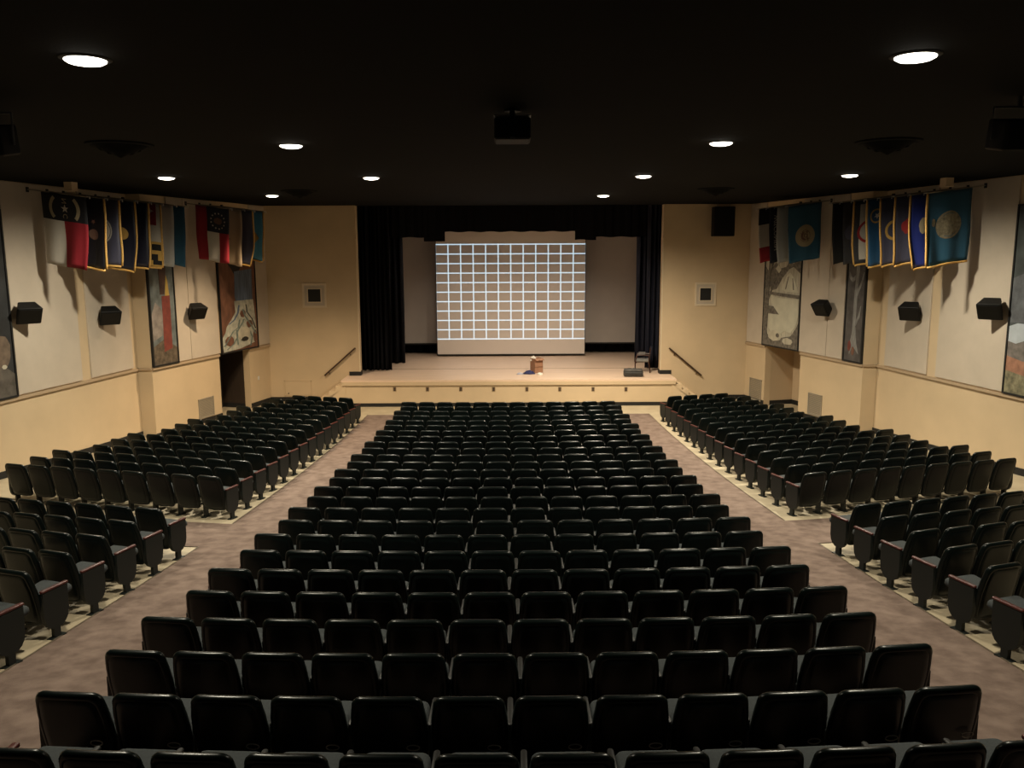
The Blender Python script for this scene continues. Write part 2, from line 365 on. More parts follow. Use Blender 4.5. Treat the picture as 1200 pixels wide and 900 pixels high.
# ------------------------------------------------------------------ drapes
def drape(name, label, x0, x1, y, z0, z1, mt, folds, amp=.09, group=None, cat='curtain', bottoms=None, full=None):
    n = folds*8; rows = 10; vs = []
    for j in range(rows+1):
        v = j/rows
        for i in range(n+1):
            u = i/n; ph = u*folds*2*math.pi
            x = x0+(x1-x0)*u+.03*math.sin(ph*1.7+1+v*2)
            yy = y+amp*math.sin(ph+.5*math.sin(u*9+v*1.3))*(.65+.35*v)+.03*math.sin(u*23+v*5)
            zb = z0 if bottoms is None else bottoms(x)
            vs.append((x, yy, z1+(zb-z1)*v+.0))
    N = n+1
    fs = [(j*N+i, j*N+i+1, (j+1)*N+i+1, (j+1)*N+i) for j in range(rows) for i in range(n)]
    m = MB(); m.add(vs, fs)
    o = m.obj(name, mt, None, 80); md = o.modifiers.new('thickness', 'SOLIDIFY'); md.thickness = .012
    return tag(o, label, cat, group)
def xd(px, d, y=350): return on_d(px, y, d).x
def zd(py, d, x=597): return on_d(x, py, d).z
d = 32.25
drape('stage_curtain', 'black gathered stage curtain hanging on the doorway side, front layer', xd(412, d), xd(458, d), d, STAGE_Z+.02, 8.4, 'drape', 9, .11)
drape('stage_curtain', 'dark navy gathered stage curtain with pale creases behind the armchair', xd(757.5, d), xd(781, d), d, STAGE_Z+.05, 8.4, 'navy_drape', 5, .10)
d = 34.2
drape('stage_leg_curtain', 'narrow black curtain leg behind the front doorway-side curtain', xd(425, d), xd(472.5, d), d, STAGE_Z+.03, 8.4, 'drape', 7, .08)
drape('stage_leg_curtain', 'narrow navy black curtain leg behind the navy front curtain', xd(745, d), xd(772, d), d, STAGE_Z+.03, 8.4, 'navy_drape', 5, .08)
# stepped valance across the top of the opening
d = 32.75
VA = [(400, 497, 278.5), (497, 521, 283), (521, 674, 271.5), (674, 698, 281), (698, 790, 277.5)]
va = empty('valance', 'black stepped valance across the top of the stage opening', 'curtain', loc=(0, d, STAGE_Z))
for k, (a, b, y) in enumerate(VA):
    x0, x1 = xd(a, d, 275), xd(b, d, 275); z = zd(y, d, (a+b)/2); n = max(4, int((x1-x0)*10)); vs = []
    dy = -.05 if k in (1, 3) else 0
    for i in range(n+1):
        x = x0-.01+(x1-x0+.02)*i/n; yy = d+dy+.03*math.sin(i*1.9); vs += [(x, yy, 8.6), (x, yy, z+.015*math.sin(i*.8)*(k != 1))]
    m = MB(); m.add(vs, [(2*i, 2*i+1, 2*i+3, 2*i+2) for i in range(n)])
    o = m.obj('valance_panel', 'drape'); o.parent = va; o.matrix_parent_inverse = Matrix.Translation((0, -d, -STAGE_Z)); o.modifiers.new('thickness', 'SOLIDIFY').thickness = .015
drape('back_curtain', 'black backdrop curtain behind the projection screens', -8.8, 8.8, 37.95, STAGE_Z+.02, 9.0, 'drape', 36, .07)

# ------------------------------------------------------------------ screens
d = 37.45
x0, x1 = xd(469, d, 340), xd(746.5, d, 340); zb = zd(403.5, d); zt = zd(262, d)
t = empty('grey_screen', 'wide unlit grey screen hanging behind the projection screen', 'screen', loc=((x0+x1)/2, d, zb))
m = MB(); hw = (x1-x0)/2; m.box(-hw, hw, -.01, .01, .06, zt-zb); m.obj('cloth', 'screen2', t)
m = MB(); m.box(-hw, hw, -.025, .025, 0, .07); m.obj('bottom_batten', 'black', t)
for s in (-1, 1):
    m = MB(); m.tube([(s*hw*.9, 0, zt-zb), (s*hw*.9, 0, 9.4-zb)], .012, 6); m.obj('hanging_line', 'black', t)
d = 36.55
x0, x1 = xd(511.2, d, 345), xd(686, d, 345); zb = zd(416, d); zt = zd(264, d)
g0, g1 = zd(397, d), zd(286.2, d)
def screen_mat():
    m = bpy.data.materials.new('projected_screen'); m.use_nodes = True; nt = m.node_tree; b = nt.nodes['Principled BSDF']
    b.inputs['Base Color'].default_value = (.84, .76, .69, 1); b.inputs['Roughness'].default_value = .8
    uv = nt.nodes.new('ShaderNodeUVMap'); sp = nt.nodes.new('ShaderNodeSeparateXYZ'); nt.links.new(uv.outputs[0], sp.inputs[0])
    def mth(op, a, bb=None, c=None):
        n = nt.nodes.new('ShaderNodeMath'); n.operation = op
        for i, q in enumerate((a, bb, c)):
            if q is None: continue
            if isinstance(q, (int, float)): n.inputs[i].default_value = q
            else: nt.links.new(q, n.inputs[i])
        return n.outputs[0]
    def line(c, n, w):
        k = mth('MULTIPLY', c, n); fr = mth('ABSOLUTE', mth('SUBTRACT', k, mth('ROUND', k)))
        return mth('SUBTRACT', 1.0, mth('SMOOTH_MIN', 1.0, mth('MULTIPLY', mth('MAXIMUM', mth('SUBTRACT', fr, w*.6), 0.0), 1/(w*.9)), .05))
    lu = line(sp.outputs[0], 12, .038); lv = line(sp.outputs[1], 10, .050)
    ln = mth('MAXIMUM', lu, lv)
    def inside(c): return mth('MULTIPLY', mth('GREATER_THAN', c, -.007), mth('LESS_THAN', c, 1.007))
    ins = mth('MULTIPLY', inside(sp.outputs[0]), inside(sp.outputs[1]))
    e = mth('MULTIPLY', ins, mth('ADD', mth('MULTIPLY', ln, .85), .006))  # projector light on the cloth is put in as emission
    b.inputs['Emission Color'].default_value = (.58, .84, 1, 1); nt.links.new(e, b.inputs['Emission Strength'])
    return m
t = empty('projection_screen', 'large white projection screen showing a glowing grid of lines', 'screen', loc=((x0+x1)/2, d, zb))
hw = (x1-x0)/2; H = zt-zb
me = bpy.data.meshes.new('screen_cloth'); me.from_pydata([(-hw, -.012, .03), (hw, -.012, .03), (hw, -.012, H), (-hw, -.012, H), (-hw, .0, .03), (hw, .0, .03), (hw, .0, H), (-hw, .0, H)], [], [(0, 1, 2, 3), (5, 4, 7, 6), (0, 4, 5, 1), (3, 2, 6, 7), (0, 3, 7, 4), (1, 5, 6, 2)])
ul = me.uv_layers.new(name='UVMap')
for lp in me.loops:
    v = me.vertices[lp.vertex_index].co; ul.data[lp.index].uv = ((v.x+hw)/(2*hw) if lp.index < 4 else -1, (v.z+zb-g0)/(g1-g0))
me.materials.append(screen_mat()); link('screen_cloth', me, t)
m = MB(); m.box(-hw, hw, -.03, .03, 0, .045); m.obj('bottom_bar', 'black', t)
m = MB()
m.box(-hw-.005, -hw+.02, -.02, .01, 0, H); m.box(hw-.02, hw+.005, -.02, .01, 0, H); m.obj('side_border', 'black', t)
m = MB(); m.tube([(-hw-.1, 0, H), (hw+.1, 0, H)], .07, 10); m.obj('roller', 'black', t, True)
for s in (-1, 1):
    m = MB(); m.tube([(s*hw*.8, 0, H), (s*hw*.8, 0, 9.4-zb)], .012, 6); m.obj('hanging_line', 'black', t)

# ------------------------------------------------------------------ things on the stage
p = on_z(629, 437.3, STAGE_Z)
t = empty('cardboard_box', 'tall brown cardboard box standing on the stage before the screen', 'box', loc=(p.x, p.y+.2, STAGE_Z), rz=R(33))
bw, bd, bh = .19, .15, .55
m = MB(); m.box(-bw, bw, -bd, bd, 0, .012); m.box(-bw, bw, -bd, -bd+.01, 0, bh); m.box(-bw, bw, bd-.01, bd, 0, bh); m.box(-bw, -bw+.01, -bd, bd, 0, bh); m.box(bw-.01, bw, -bd, bd, 0, bh); m.box(-bw, bw, -bd, bd, bh-.12, bh-.1); m.obj('body', 'card', t)
m = MB(); m.add([(-bw, -bd, bh), (bw, -bd, bh), (bw*.95, -bd-.1, bh-.07), (-bw*.95, -bd-.1, bh-.07)], [(0, 1, 2, 3)]); o = m.obj('flap', 'card', t); o.modifiers.new('t', 'SOLIDIFY').thickness = .008
m = MB(); m.box(-bw-.002, bw+.002, -bd-.002, -bd, .2, .24); m.obj('tape', cmat('tape', (.20, .09, .045), .4), t)
def lump(name, label, cat, c, sx, sy, sz, mt, seed, n=14, rings=7):
    rnd = random.Random(seed); m = MB(); rr = []
    for j in range(rings+1):
        a = j/rings*math.pi/2; r = math.cos(a) if j < rings else .02
        rr.append([(sx*r*math.cos(2*math.pi*k/n)*(.8+.4*rnd.random()), sy*r*math.sin(2*math.pi*k/n)*(.8+.4*rnd.random()), sz*math.sin(a)*(.75+.4*rnd.random()) if j else 0) for k in range(n)])
    m.rings(rr); o = m.obj(name, mt, None, 60); o.location = c; return tag(o, label, cat)
q = on_z(623, 438, STAGE_Z); lump('folded_cloth', 'crumpled dark blue cloth on the stage against the cardboard box', 'cloth', (q.x-.10, q.y-.06, STAGE_Z), .22, .13, .14, 'bluecloth', 3)
q = on_z(617.5, 438.5, STAGE_Z); lump('plastic_bag', 'flattened pale blue plastic bag beside the blue cloth', 'bag', (q.x-.26, q.y-.06, STAGE_Z), .13, .08, .07, cmat('palebag', (.42, .42, .5), .5), 5)
q = on_z(632.5, 438.5, STAGE_Z); lump('paper_ball', 'crumpled cream paper at the foot of the cardboard box', 'paper', (q.x, q.y-.12, STAGE_Z), .12, .08, .08, 'paper', 8)
lump('paper_wad', 'crumpled white paper sticking out of the cardboard box', 'paper', (p.x-.12, p.y+.2, STAGE_Z+bh-.1), .12, .09, .17, 'paper', 11)

p = on_z(743, 442, STAGE_Z)
t = empty('equipment_case', 'low dark grey equipment case on the stage in front of the armchair', 'case', loc=(p.x, p.y+.22, STAGE_Z), rz=R(-4))
def rbox(hx, hy, z0, z1, r, T=None, n=4, e=.02):
    def ol(k):
        o = []
        for cx, cy, a0 in ((hx-r, hy-r, 0), (-hx+r, hy-r, 90), (-hx+r, -hy+r, 180), (hx-r, -hy+r, 270)):
            for i in range(n+1): a = R(a0+90*i/n); o.append((cx+(r-k)*math.cos(a), cy+(r-k)*math.sin(a)))
        return o
    rr = [[Vector((x, y, z)) for x, y in ol(k)] for k, z in ((e, z0), (0, z0+e), (0, z1-e), (e*.4, z1-e*.3), (e, z1))]
    if T: rr = [[T @ v for v in q] for q in rr]
    return rr
m = MB(); m.rings(rbox(.35, .2, .02, .2, .05)); m.obj('body', 'case', t, True)
m = MB(); m.rings(rbox(.34, .19, .2, .27, .06, e=.03)); m.obj('lid', cmat('case_lid', (.07, .065, .06), .5, noise=.4, nscale=9), t, True)
m = MB(); m.tube([(-.1, -.2, .13), (-.1, -.24, .13), (.1, -.24, .13), (.1, -.2, .13)], .012, 6); m.obj('handle', 'black', t)
m = MB(); m.tube([(-.2+.03*i+.05*math.sin(i*2.1), .08*math.cos(i*1.7), .285+.012*math.sin(i)) for i in range(14)], .012, 5); m.obj('coiled_cable', 'greypad', t, True)

p = on_z(757, 437, STAGE_Z)
t = empty('armchair', 'dark wooden armchair with grey pads on the stage by the navy curtain', 'armchair', loc=(p.x-.10, p.y+.30, STAGE_Z), rz=R(80))
# local +Y = facing direction (towards the middle of the stage after rotation)
for sx in (-1, 1):
    m = MB(); m.tube([(sx*.27, .27, 0), (sx*.27, .26, .44), (sx*.27, .20, .62), (sx*.27, .17, .67)], .022, 8, rs=[.018, .024, .022, .02]); m.obj('leg', 'chairwood', t, True)
    m = MB(); m.tube([(sx*.25, -.30, 0), (sx*.25, -.24, .42), (sx*.25, -.30, .95)], .022, 8, rs=[.018, .024, .018]); m.obj('leg', 'chairwood', t, True)
    m = MB(); m.tube([(sx*.28, .20, .665), (sx*.28, .0, .68), (sx*.26, -.26, .66)], .024, 8); m.obj('arm', 'chairwood', t, True)
    m = MB(); m.rings(rbox(.03, .13, .0, .03, .02, Matrix.Translation((sx*.28, .02, .70)), e=.008)); m.obj('arm_pad', 'greypad', t, True)
m = MB(); m.rings(rbox(.27, .27, .40, .50, .05, e=.03)); m.obj('seat', 'greypad', t, True)
m = MB(); m.rings(rbox(.25, .04, 0, .50, .03, Matrix.Translation((0, -.27, .48)) @ Matrix.Rotation(R(8), 4, 'X'), e=.02)); m.obj('backrest', 'navy_drape', t, True)
m = MB(); m.box(-.25, .25, .20, .23, .36, .41); m.box(-.25, .25, -.26, -.23, .36, .41); m.obj('apron', 'chairwood', t)

# ------------------------------------------------------------------ murals
def mural(fr, label, rect, base, shapes, cat='mural', s_extra=None):
    s0, s1, z0, z1 = rect; wid = s1-s0
    c = fr.pt((s0+s1)/2, z0)
    t = empty('mural', label, cat, 'painted wall murals', loc=c)
    inv = Matrix.Translation(-c)
    def put(m, nm, mt):
        o = m.obj(nm, mt); o.parent = t; o.matrix_parent_inverse = inv; return o
    m = MB(); fr.box(m, s0, s1, z0, z1, .0, .05); cv = put(m, 'canvas', base)
    m = MB(); w = .045
    for q in ((s0-w, s1+w, z0-w, z0), (s0-w, s1+w, z1, z1+w), (s0-w, s0, z0, z1), (s1, s1+w, z0, z1)): fr.box(m, *q, 0, .075)
    put(m, 'frame', 'black')
    for k, (nm, mt, poly) in enumerate(shapes):
        m = MB(); m.prism([(s0+wid*min(max(a, 0), 1), z0+(z1-z0)*min(max(b, 0), 1)) for a, b in poly], .05, .053+.0012*k, lambda a, b, o: fr.pt(a, b, o)); m.obj(nm, mt).parent = cv
    return t
def blob(cx, cy, rx, ry, n=18, j=.12, seed=0):
    r = random.Random(seed); return [(cx+rx*math.cos(2*math.pi*k/n)*(1+j*(r.random()-.5)*2), cy+ry*math.sin(2*math.pi*k/n)*(1+j*(r.random()-.5)*2)) for k in range(n)]
rk = cmat('paint_rust', (.17, .075, .045), .7, noise=.35, nscale=5, stretch=(1, 1, .5)); wv = cmat('paint_foam', (.30, .32, .27), .7, noise=.5, nscale=7, col2=(.58, .56, .47))
bl = cmat('paint_blue', (.10, .14, .22), .7, noise=.4, nscale=4, stretch=(4, 4, .4)); dk = cmat('paint_dark', (.018, .016, .014), .7, noise=.3, nscale=4); gr = cmat('paint_green', (.05, .06, .025), .7, noise=.4, nscale=8)
pt_ = cmat('paint_pale', (.50, .46, .36), .7, noise=.2, nscale=4); sw = cmat('paint_teal', (.16, .20, .18), .7, noise=.3, nscale=9)
# waterfall over the dark doorway (left wall)
a0, a1, zt_ = DOOR[-1]; top_z = CEIL-1.15
def strip_poly(pts, w):
    up = [(x-w, y) for x, y in pts]; dn = [(x+w, y) for x, y in reversed(pts)]; return up+dn
fx = L2.S(256.5, 360), L2.S(298.5, 360)
mural(L2, 'mural of a blue and white waterfall over rust rocks above the dark doorway', (fx[0], fx[1], zt_, top_z), rk, [
  ('painted_shadow_rock', dk, [(0, .9), (0, 1), (.75, 1), (.72, .82), (.55, .70), (.5, .62), (.35, .72)]),
  ('painted_moss', gr, [(.62, 1), (1, 1), (1, .86), (.8, .80), (.66, .86)]),
  ('painted_fall', bl, [(.42, .70), (.92, .72), (.90, .42), (.82, .36), (.45, .38), (.40, .48)]),
  ('painted_foam', wv, [(.38, .44), (.92, .44), (.95, .30), (.98, .14), (.97, .05), (.5, .01), (.03, .0), (.0, .12), (.10, .17), (.14, .22), (.28, .28), (.40, .34)]),
  ('painted_rock', rk, blob(.60, .32, .08, .035, seed=1)), ('painted_rock', rk, blob(.78, .22, .09, .035, seed=2)), ('painted_rock', rk, blob(.20, .09, .12, .045, seed=3)), ('painted_rock', rk, blob(.93, .10, .06, .06, seed=4)),
  ('painted_eddy', sw, strip_poly([(.05, .05), (.3, .17), (.45, .2), (.5, .27)], .02)), ('painted_eddy', sw, strip_poly([(.42, .05), (.40, .16), (.58, .24), (.62, .27)], .02)), ('painted_eddy', sw, strip_poly([(.95, .12), (.85, .19), (.65, .30), (.6, .36)], .02)),
  ('painted_eddy', sw, strip_poly([(.12, .02), (.30, .06), (.42, .12), (.40, .18)], .018)), ('painted_eddy', dk, strip_poly([(.70, .40), (.72, .33), (.86, .26), (.95, .17)], .012)), ('painted_eddy', bl, strip_poly([(.20, .24), (.34, .27), (.46, .33), (.50, .40)], .02)), ('painted_eddy', sw, strip_poly([(.78, .02), (.84, .10), (.78, .15), (.70, .18)], .015)),
  ('painted_spray', pt_, blob(.60, .14, .17, .065, seed=5)), ('painted_rock', dk, blob(.62, .09, .10, .02, seed=6)),
])
# narrow mural of a red column
nz = (RAIL+.09, CEIL-.55)
fx = (.06, L2.S(203.5, 370))
st = cmat('paint_slate', (.13, .15, .15), .7, noise=.45, nscale=3); rd = cmat('paint_red', (.17, .035, .025), .7, noise=.2, nscale=6)
mural(L2, 'tall narrow grey mural with a red column above the chair rail', (fx[0], fx[1], *nz), st, [
  ('painted_ground', cmat('paint_earth', (.10, .075, .05), .7, noise=.5, nscale=8), [(0, 0), (1, 0), (1, .10), (.5, .17), (0, .12)]),
  ('painted_hill', cmat('paint_mist', (.24, .21, .19), .7, noise=.4, nscale=4), [(0, .16), (.5, .2), (.5, .36), (.2, .42), (0, .33)]),
  ('painted_column', rd, [(.45, .08), (.80, .10), (.82, .46), (.48, .46)]),
  ('painted_flame', cmat('paint_ochre', (.45, .30, .07), .7), [(.62, .46), (.80, .46), (.76, .56), (.70, .60)]),
  ('painted_tower', cmat('paint_umber', (.07, .035, .025), .7, noise=.3, nscale=5), [(.42, .47), (.60, .47), (.68, .58), (.72, .68), (.70, .84), (.45, .84), (.40, .68)]),
  ('painted_cap', pt_, [(.48, .86), (.64, .86), (.60, .92), (.52, .92)]),
])
# mountain mural over the alcove (right wall)
a0, a1, zt_ = DOOR[1]
fx = R2.S(938.5, 360), R2.S(897, 360)
sk = cmat('paint_sky', (.42, .39, .31), .7, noise=.25, nscale=3, stretch=(5, 5, .5)); ink = cmat('paint_ink', (.07, .06, .05), .7, noise=.5, nscale=9, col2=(.20, .18, .15)); lk = cmat('paint_lake', (.52, .50, .40), .7, noise=.1, nscale=3)
flip = lambda P: [(1-a, b) for a, b in P]     # on this wall the near end is at the picture's right
mural(R2, 'mural of a pale lake with inked mountains above the cream alcove', (fx[0], fx[1], zt_, top_z), sk, [
  ('painted_ray', ink, flip([(.20, 1), (.26, 1), (.34, .78), (.31, .78)])), ('painted_ray', ink, flip([(.40, 1), (.45, 1), (.46, .80), (.44, .80)])), ('painted_ray', ink, flip([(.58, 1), (.64, 1), (.58, .80), (.56, .80)])), ('painted_ray', ink, flip([(.80, 1), (.86, 1), (.72, .84), (.70, .84)])),
  ('painted_range', ink, flip([(0, .72), (.12, .66), (.3, .76), (.42, .70), (.6, .72), (.78, .83), (.92, .88), (1, .86), (1, .66), (.8, .72), (.68, .70), (.5, .62), (.35, .52), (.2, .50), (.12, .56), (0, .60)])),
  ('painted_snowcap', lk, flip([(.30, .70), (.38, .74), (.46, .69), (.40, .66)])), ('painted_snowcap', lk, flip([(.72, .76), (.84, .82), (.92, .84), (.86, .77), (.80, .75)])),
  ('painted_peak', lk, flip([(.50, .52), (.62, .64), (.72, .67), (.80, .64), (.92, .54), (.95, .50), (.6, .50)])),
  ('painted_crease', ink, flip([(.66, .63), (.69, .64), (.62, .52), (.59, .52)])), ('painted_crease', ink, flip([(.78, .62), (.80, .62), (.84, .52), (.81, .52)])),
  ('painted_lake', lk, flip([(.20, .46), (.45, .44), (.96, .44), (.98, .30), (.93, .20), (.80, .14), (.62, .15), (.5, .11), (.28, .11), (.16, .16), (.14, .28), (.3, .34), (.2, .40)])),
  ('painted_shoreline', ink, flip([(.14, .49), (.98, .475), (.98, .445), (.45, .455), (.2, .465)])),
  ('painted_shore', ink, flip([(0, 0), (1, 0), (1, .24), (.93, .18), (.8, .11), (.6, .09), (.3, .05), (.12, .10), (.08, .22), (.05, .35), (.12, .55), (.03, .60), (0, .5)])),
  ('painted_boulder', pt_, flip(blob(.36, .095, .20, .050, seed=9))), ('painted_boulder', sk, flip(blob(.72, .06, .14, .03, seed=10))), ('painted_crevice', ink, flip(blob(.44, .10, .05, .02, seed=14))),
  ('painted_point', ink, flip([(.1, .36), (.28, .36), (.45, .29), (.12, .29)])),
  ('painted_tree', ink, flip(strip_poly([(.08, .15), (.1, .5), (.16, .8), (.12, .98)], .035))), ('painted_bough', ink, flip(strip_poly([(.1, .6), (.28, .82), (.35, .98)], .018))), ('painted_bough', ink, flip(strip_poly([(.12, .42), (.24, .54), (.30, .60)], .015))),
])
# narrow tree mural (right wall)
fx = (.06, R2.S(993, 370))
tg = cmat('paint_night', (.085, .075, .070), .7, noise=.35, nscale=4); tr = cmat('paint_trunk', (.22, .215, .205), .7, noise=.35, nscale=7, stretch=(3, 3, .6))
mural(R2, 'tall narrow dark mural of a pale bare tree above the chair rail', (fx[0], fx[1], *nz), tg, [
  ('painted_trunk', tr, flip([(.28, .10), (.42, .2), (.42, .40), (.48, .60), (.48, .85), (.55, 1), (.72, 1), (.68, .8), (.66, .6), (.60, .40), (.58, .24), (.70, .12), (.85, .05), (.5, .10), (.3, .04)])),
  ('painted_branch', tr, flip([(.08, .56), (.3, .53), (.45, .55), (.45, .58), (.28, .56), (.1, .60)])), ('painted_branch', tr, flip([(.62, .44), (.85, .53), (.95, .60), (.90, .60), (.78, .54), (.62, .48)])), ('painted_branch', tr, flip([(.60, .24), (.8, .30), (.86, .38), (.80, .37), (.72, .31), (.60, .28)])),
  ('painted_figure', rd, flip(blob(.30, .10, .10, .035, seed=12))), ('painted_figure', rk, flip(blob(.52, .07, .08, .03, seed=13))),
])
# large murals at the near end of each wall
for fr, sd in ((L1, -1), (R1, 1)):
    s1 = fr.S(14.2, 430) if sd < 0 else fr.S(1181, 430); s0 = s1-2.5
    if sd < 0:
        sh = [('painted_cliff', cmat('paint_shale', (.10, .085, .07), .7, noise=.4, nscale=5), [(0, .0), (1, .0), (1, .12), (.8, .2), (.5, .18), (0, .3)]),
              ('painted_animal', cmat('paint_fur', (.14, .10, .07), .7, noise=.3, nscale=6), blob(.86, .25, .12, .09, seed=21)), ('painted_patch', pt_, blob(.88, .165, .03, .012, seed=22))]
        mural(fr, 'large dark mural with a brown shape low down beside the wall speaker', (s0, s1, RAIL+.09, CEIL-.7), cmat('paint_black', (.02, .021, .022), .7, noise=.5, nscale=2), sh)
    else:
        sh = [('painted_cloud', cmat('paint_cloud', (.10, .105, .115), .7, noise=.4, nscale=4), [(.5, .40), (1, .38), (1, .62), (.8, .66), (.5, .6)]),
              ('painted_snow', cmat('paint_snow', (.42, .46, .50), .7, noise=.1, nscale=4), [(.5, .30), (.8, .28), (1, .26), (1, .36), (.9, .38), (.5, .38)]),
              ('painted_ridge', cmat('paint_ridge', (.16, .14, .125), .7, noise=.4, nscale=6), [(.4, .14), (1, .18), (1, .28), (.9, .27), (.7, .31), (.4, .3)]),
              ('painted_canyon', cmat('paint_canyon', (.33, .16, .10), .7, noise=.3, nscale=6), [(.4, .05), (1, .12), (1, .20), (.8, .18), (.4, .22)]),
              ('painted_meadow', cmat('paint_meadow', (.20, .18, .11), .7, noise=.5, nscale=8), [(.3, 0), (1, 0), (1, .12), (.7, .10), (.3, .14)])]
        mural(fr, 'large mural of grey clouds, snow and red canyon beside the wall speaker', (s0, s1, RAIL+.09, CEIL-.7), cmat('paint_storm', (.055, .065, .065), .7, noise=.5, nscale=2), sh)

# ------------------------------------------------------------------ air grilles low on the walls
for fr, rc, lab in ((L2, (232.5, 250.5, 466, 489), 'grey air grille low on the wall before the dark doorway'), (R2, (947, 963, 461.5, 487), 'grey air grille low on the wall before the cream alcove'), (R2, (877.8, 891.5, 443.5, 469), 'grey air grille in the corner between alcove and front wall')):
    s0, s1 = sorted((fr.S(rc[0], 477), fr.S(rc[1], 477))); xm = (rc[0]+rc[1])/2; z1, z0 = fr.Zy(xm, rc[2]), fr.Zy(xm, rc[3])
    s1 = min(s1, fr.L-.03)
    c = fr.pt((s0+s1)/2, z0); t = empty('air_grille', lab, 'vent', 'low wall air grilles', loc=c); inv = Matrix.Translation(-c)
    m = MB(); w = .03
    for q in ((s0, s1, z0, z0+w), (s0, s1, z1-w, z1), (s0, s0+w, z0, z1), (s1-w, s1, z0, z1)): fr.box(m, *q, 0, .03)
    o = m.obj('frame', 'grille'); o.parent = t; o.matrix_parent_inverse = inv
    m = MB(); n = 14
    for k in range(n): zz = z0+w+(z1-z0-2*w)*k/n; fr.box(m, s0+w, s1-w, zz, zz+(z1-z0-2*w)/n*.62, .004, .02)
    o = m.obj('louvres', 'grille'); o.parent = t; o.matrix_parent_inverse = inv; o['kind'] = 'stuff'

# ------------------------------------------------------------------ wall speakers
def wall_speaker(fr, px, py, label, yaw, tilt=36):
    s, z = fr.hit(px, py); c = fr.pt(s, z, .02)
    ang = math.atan2(fr.n.y, fr.n.x)-math.pi/2           # local +Y points into the room
    t = empty('wall_speaker', label, 'speaker', 'black wall speakers', loc=c, rz=ang)
    B = Matrix.Translation((0, .26, 0)) @ Matrix.Rotation(R(yaw), 4, 'Z') @ Matrix.Rotation(R(-tilt), 4, 'X')
    rr = []
    for y, hx, hz in ((-.17, .17, .17), (-.155, .19, .19), (.14, .27, .235), (.155, .26, .225)):
        q = []
        for cx, cz, a0 in ((hx-.03, hz-.03, 0), (-hx+.03, hz-.03, 90), (-hx+.03, -hz+.03, 180), (hx-.03, -hz+.03, 270)):
            for i in range(4): a = R(a0+30*i); q.append(B @ Vector((cx+.03*math.cos(a), y, cz+.03*math.sin(a))))
        rr.append(q)
    m = MB(); m.rings(rr); m.obj('cabinet', 'spk', t, 40)
    m = MB(); m.box(-.235, .235, .155, .17, -.2, .2, T=B); m.obj('grille', 'spk', t)
    m = MB(); m.tube([(0, 0, .0), (0, .06, .0), (0, .12, 0)], .03, 8); m.box(-.06, .06, -.015, .01, -.09, .09); m.obj('bracket', 'spk', t)
for fr, lst in ((L1, ((20, 366, 'black wall speaker next to the large dark mural', -38), (117, 369, 'black wall speaker under the dark fringed flags, doorway side', -42))), (L2, ((221, 364, 'black wall speaker between the column mural and the waterfall mural', -28),)),
                (R1, ((1174, 361, 'black wall speaker next to the canyon mural', 38), (1078, 364, 'black wall speaker under the blue fringed flags, alcove side', 42))), (R2, ((973, 360, 'black wall speaker between the lake mural and the tree mural', 14),))):
    for px, py, lab, yw in lst: wall_speaker(fr, px, py, lab, yw)

# ------------------------------------------------------------------ things under the ceiling
# hanging loudspeaker before the front wall
p0 = on_d(835, 277, WALL_D-.35); p1 = on_d(860, 238, WALL_D-.35)
t = empty('hanging_loudspeaker', 'tall black loudspeaker hung from the ceiling against the front wall', 'loudspeaker', loc=((p0.x+p1.x)/2, WALL_D-.35, p0.z))
hw = (p1.x-p0.x)/2; hh = CEIL-.12-p0.z
m = MB(); m.rings(rbox(hw, .27, 0, hh, .03)); m.obj('cabinet', 'spk', t, 40)
m = MB(); m.box(-hw+.03, hw-.03, -.285, -.27, .04, hh-.04); m.obj('grille', 'spk', t)
for s in (-1, 1): m = MB(); m.tube([(s*hw*.6, 0, hh-.02), (s*hw*.6, 0, hh+.12)], .012, 6); m.obj('hanger', 'steel', t)
# projector box in the middle
p = on_z(600.5, 135, CEIL-.10); dd = p.y
k = dd/F*1.02; hw = 20.5*k
t = empty('ceiling_projector', 'black box projector hung from the middle of the black ceiling', 'projector', loc=(p.x, dd+.25, CEIL-.37))
m = MB(); m.rings(rbox(hw, .25, 0, .25, .03)); m.obj('body', 'spk', t, 40)
m = MB(); m.box(-hw, -.03, -.27, .2, .265, .275); m.box(.03, hw, -.27, .2, .265, .275); m.obj('mounting_plate', 'steel', t)
m = MB(); m.tube([(0, 0, .25), (0, 0, .37)], .035, 10); m.lathe([(.1, .35), (.1, .37)], n=16); m.obj('ceiling_post', 'spk', t, True)
m = MB(); m.box(-.03, .03, -.252, -.245, .01, .03); m.obj('badge', 'steel', t)
m = MB(); m.lathe([(.07, 0), (.08, .02), (.06, .04)], n=16); o = m.obj('lens_barrel', 'spk', t, True); o.location = (-.1, .25, .13); o.rotation_euler = (R(-90), 0, 0)
# boxes at the frame's edges
for sd, px, py in ((-1, -14, 150), (1, 1192, 143)):
    p = on_z(px, py-14, CEIL-.15)
    t = empty('ceiling_loudspeaker', 'black loudspeaker on a steel bracket under the ceiling, %s side' % side_word(sd), 'loudspeaker', 'bracketed ceiling loudspeakers', loc=(p.x+sd*.02, p.y, CEIL-.58))
    m = MB(); m.rings(rbox(.26, .2, 0, .33, .05, Matrix.Rotation(R(10), 4, 'X'))); m.obj('cabinet', 'spk', t, 40)
    m = MB(); m.tube([(-.28, 0, .12), (-.28, 0, .46), (.28, 0, .46), (.28, 0, .12)], .014, 6); m.tube([(0, 0, .46), (0, 0, .58)], .025, 8); m.obj('bracket', cmat('dark_steel', (.05, .05, .05), .5), t, True)
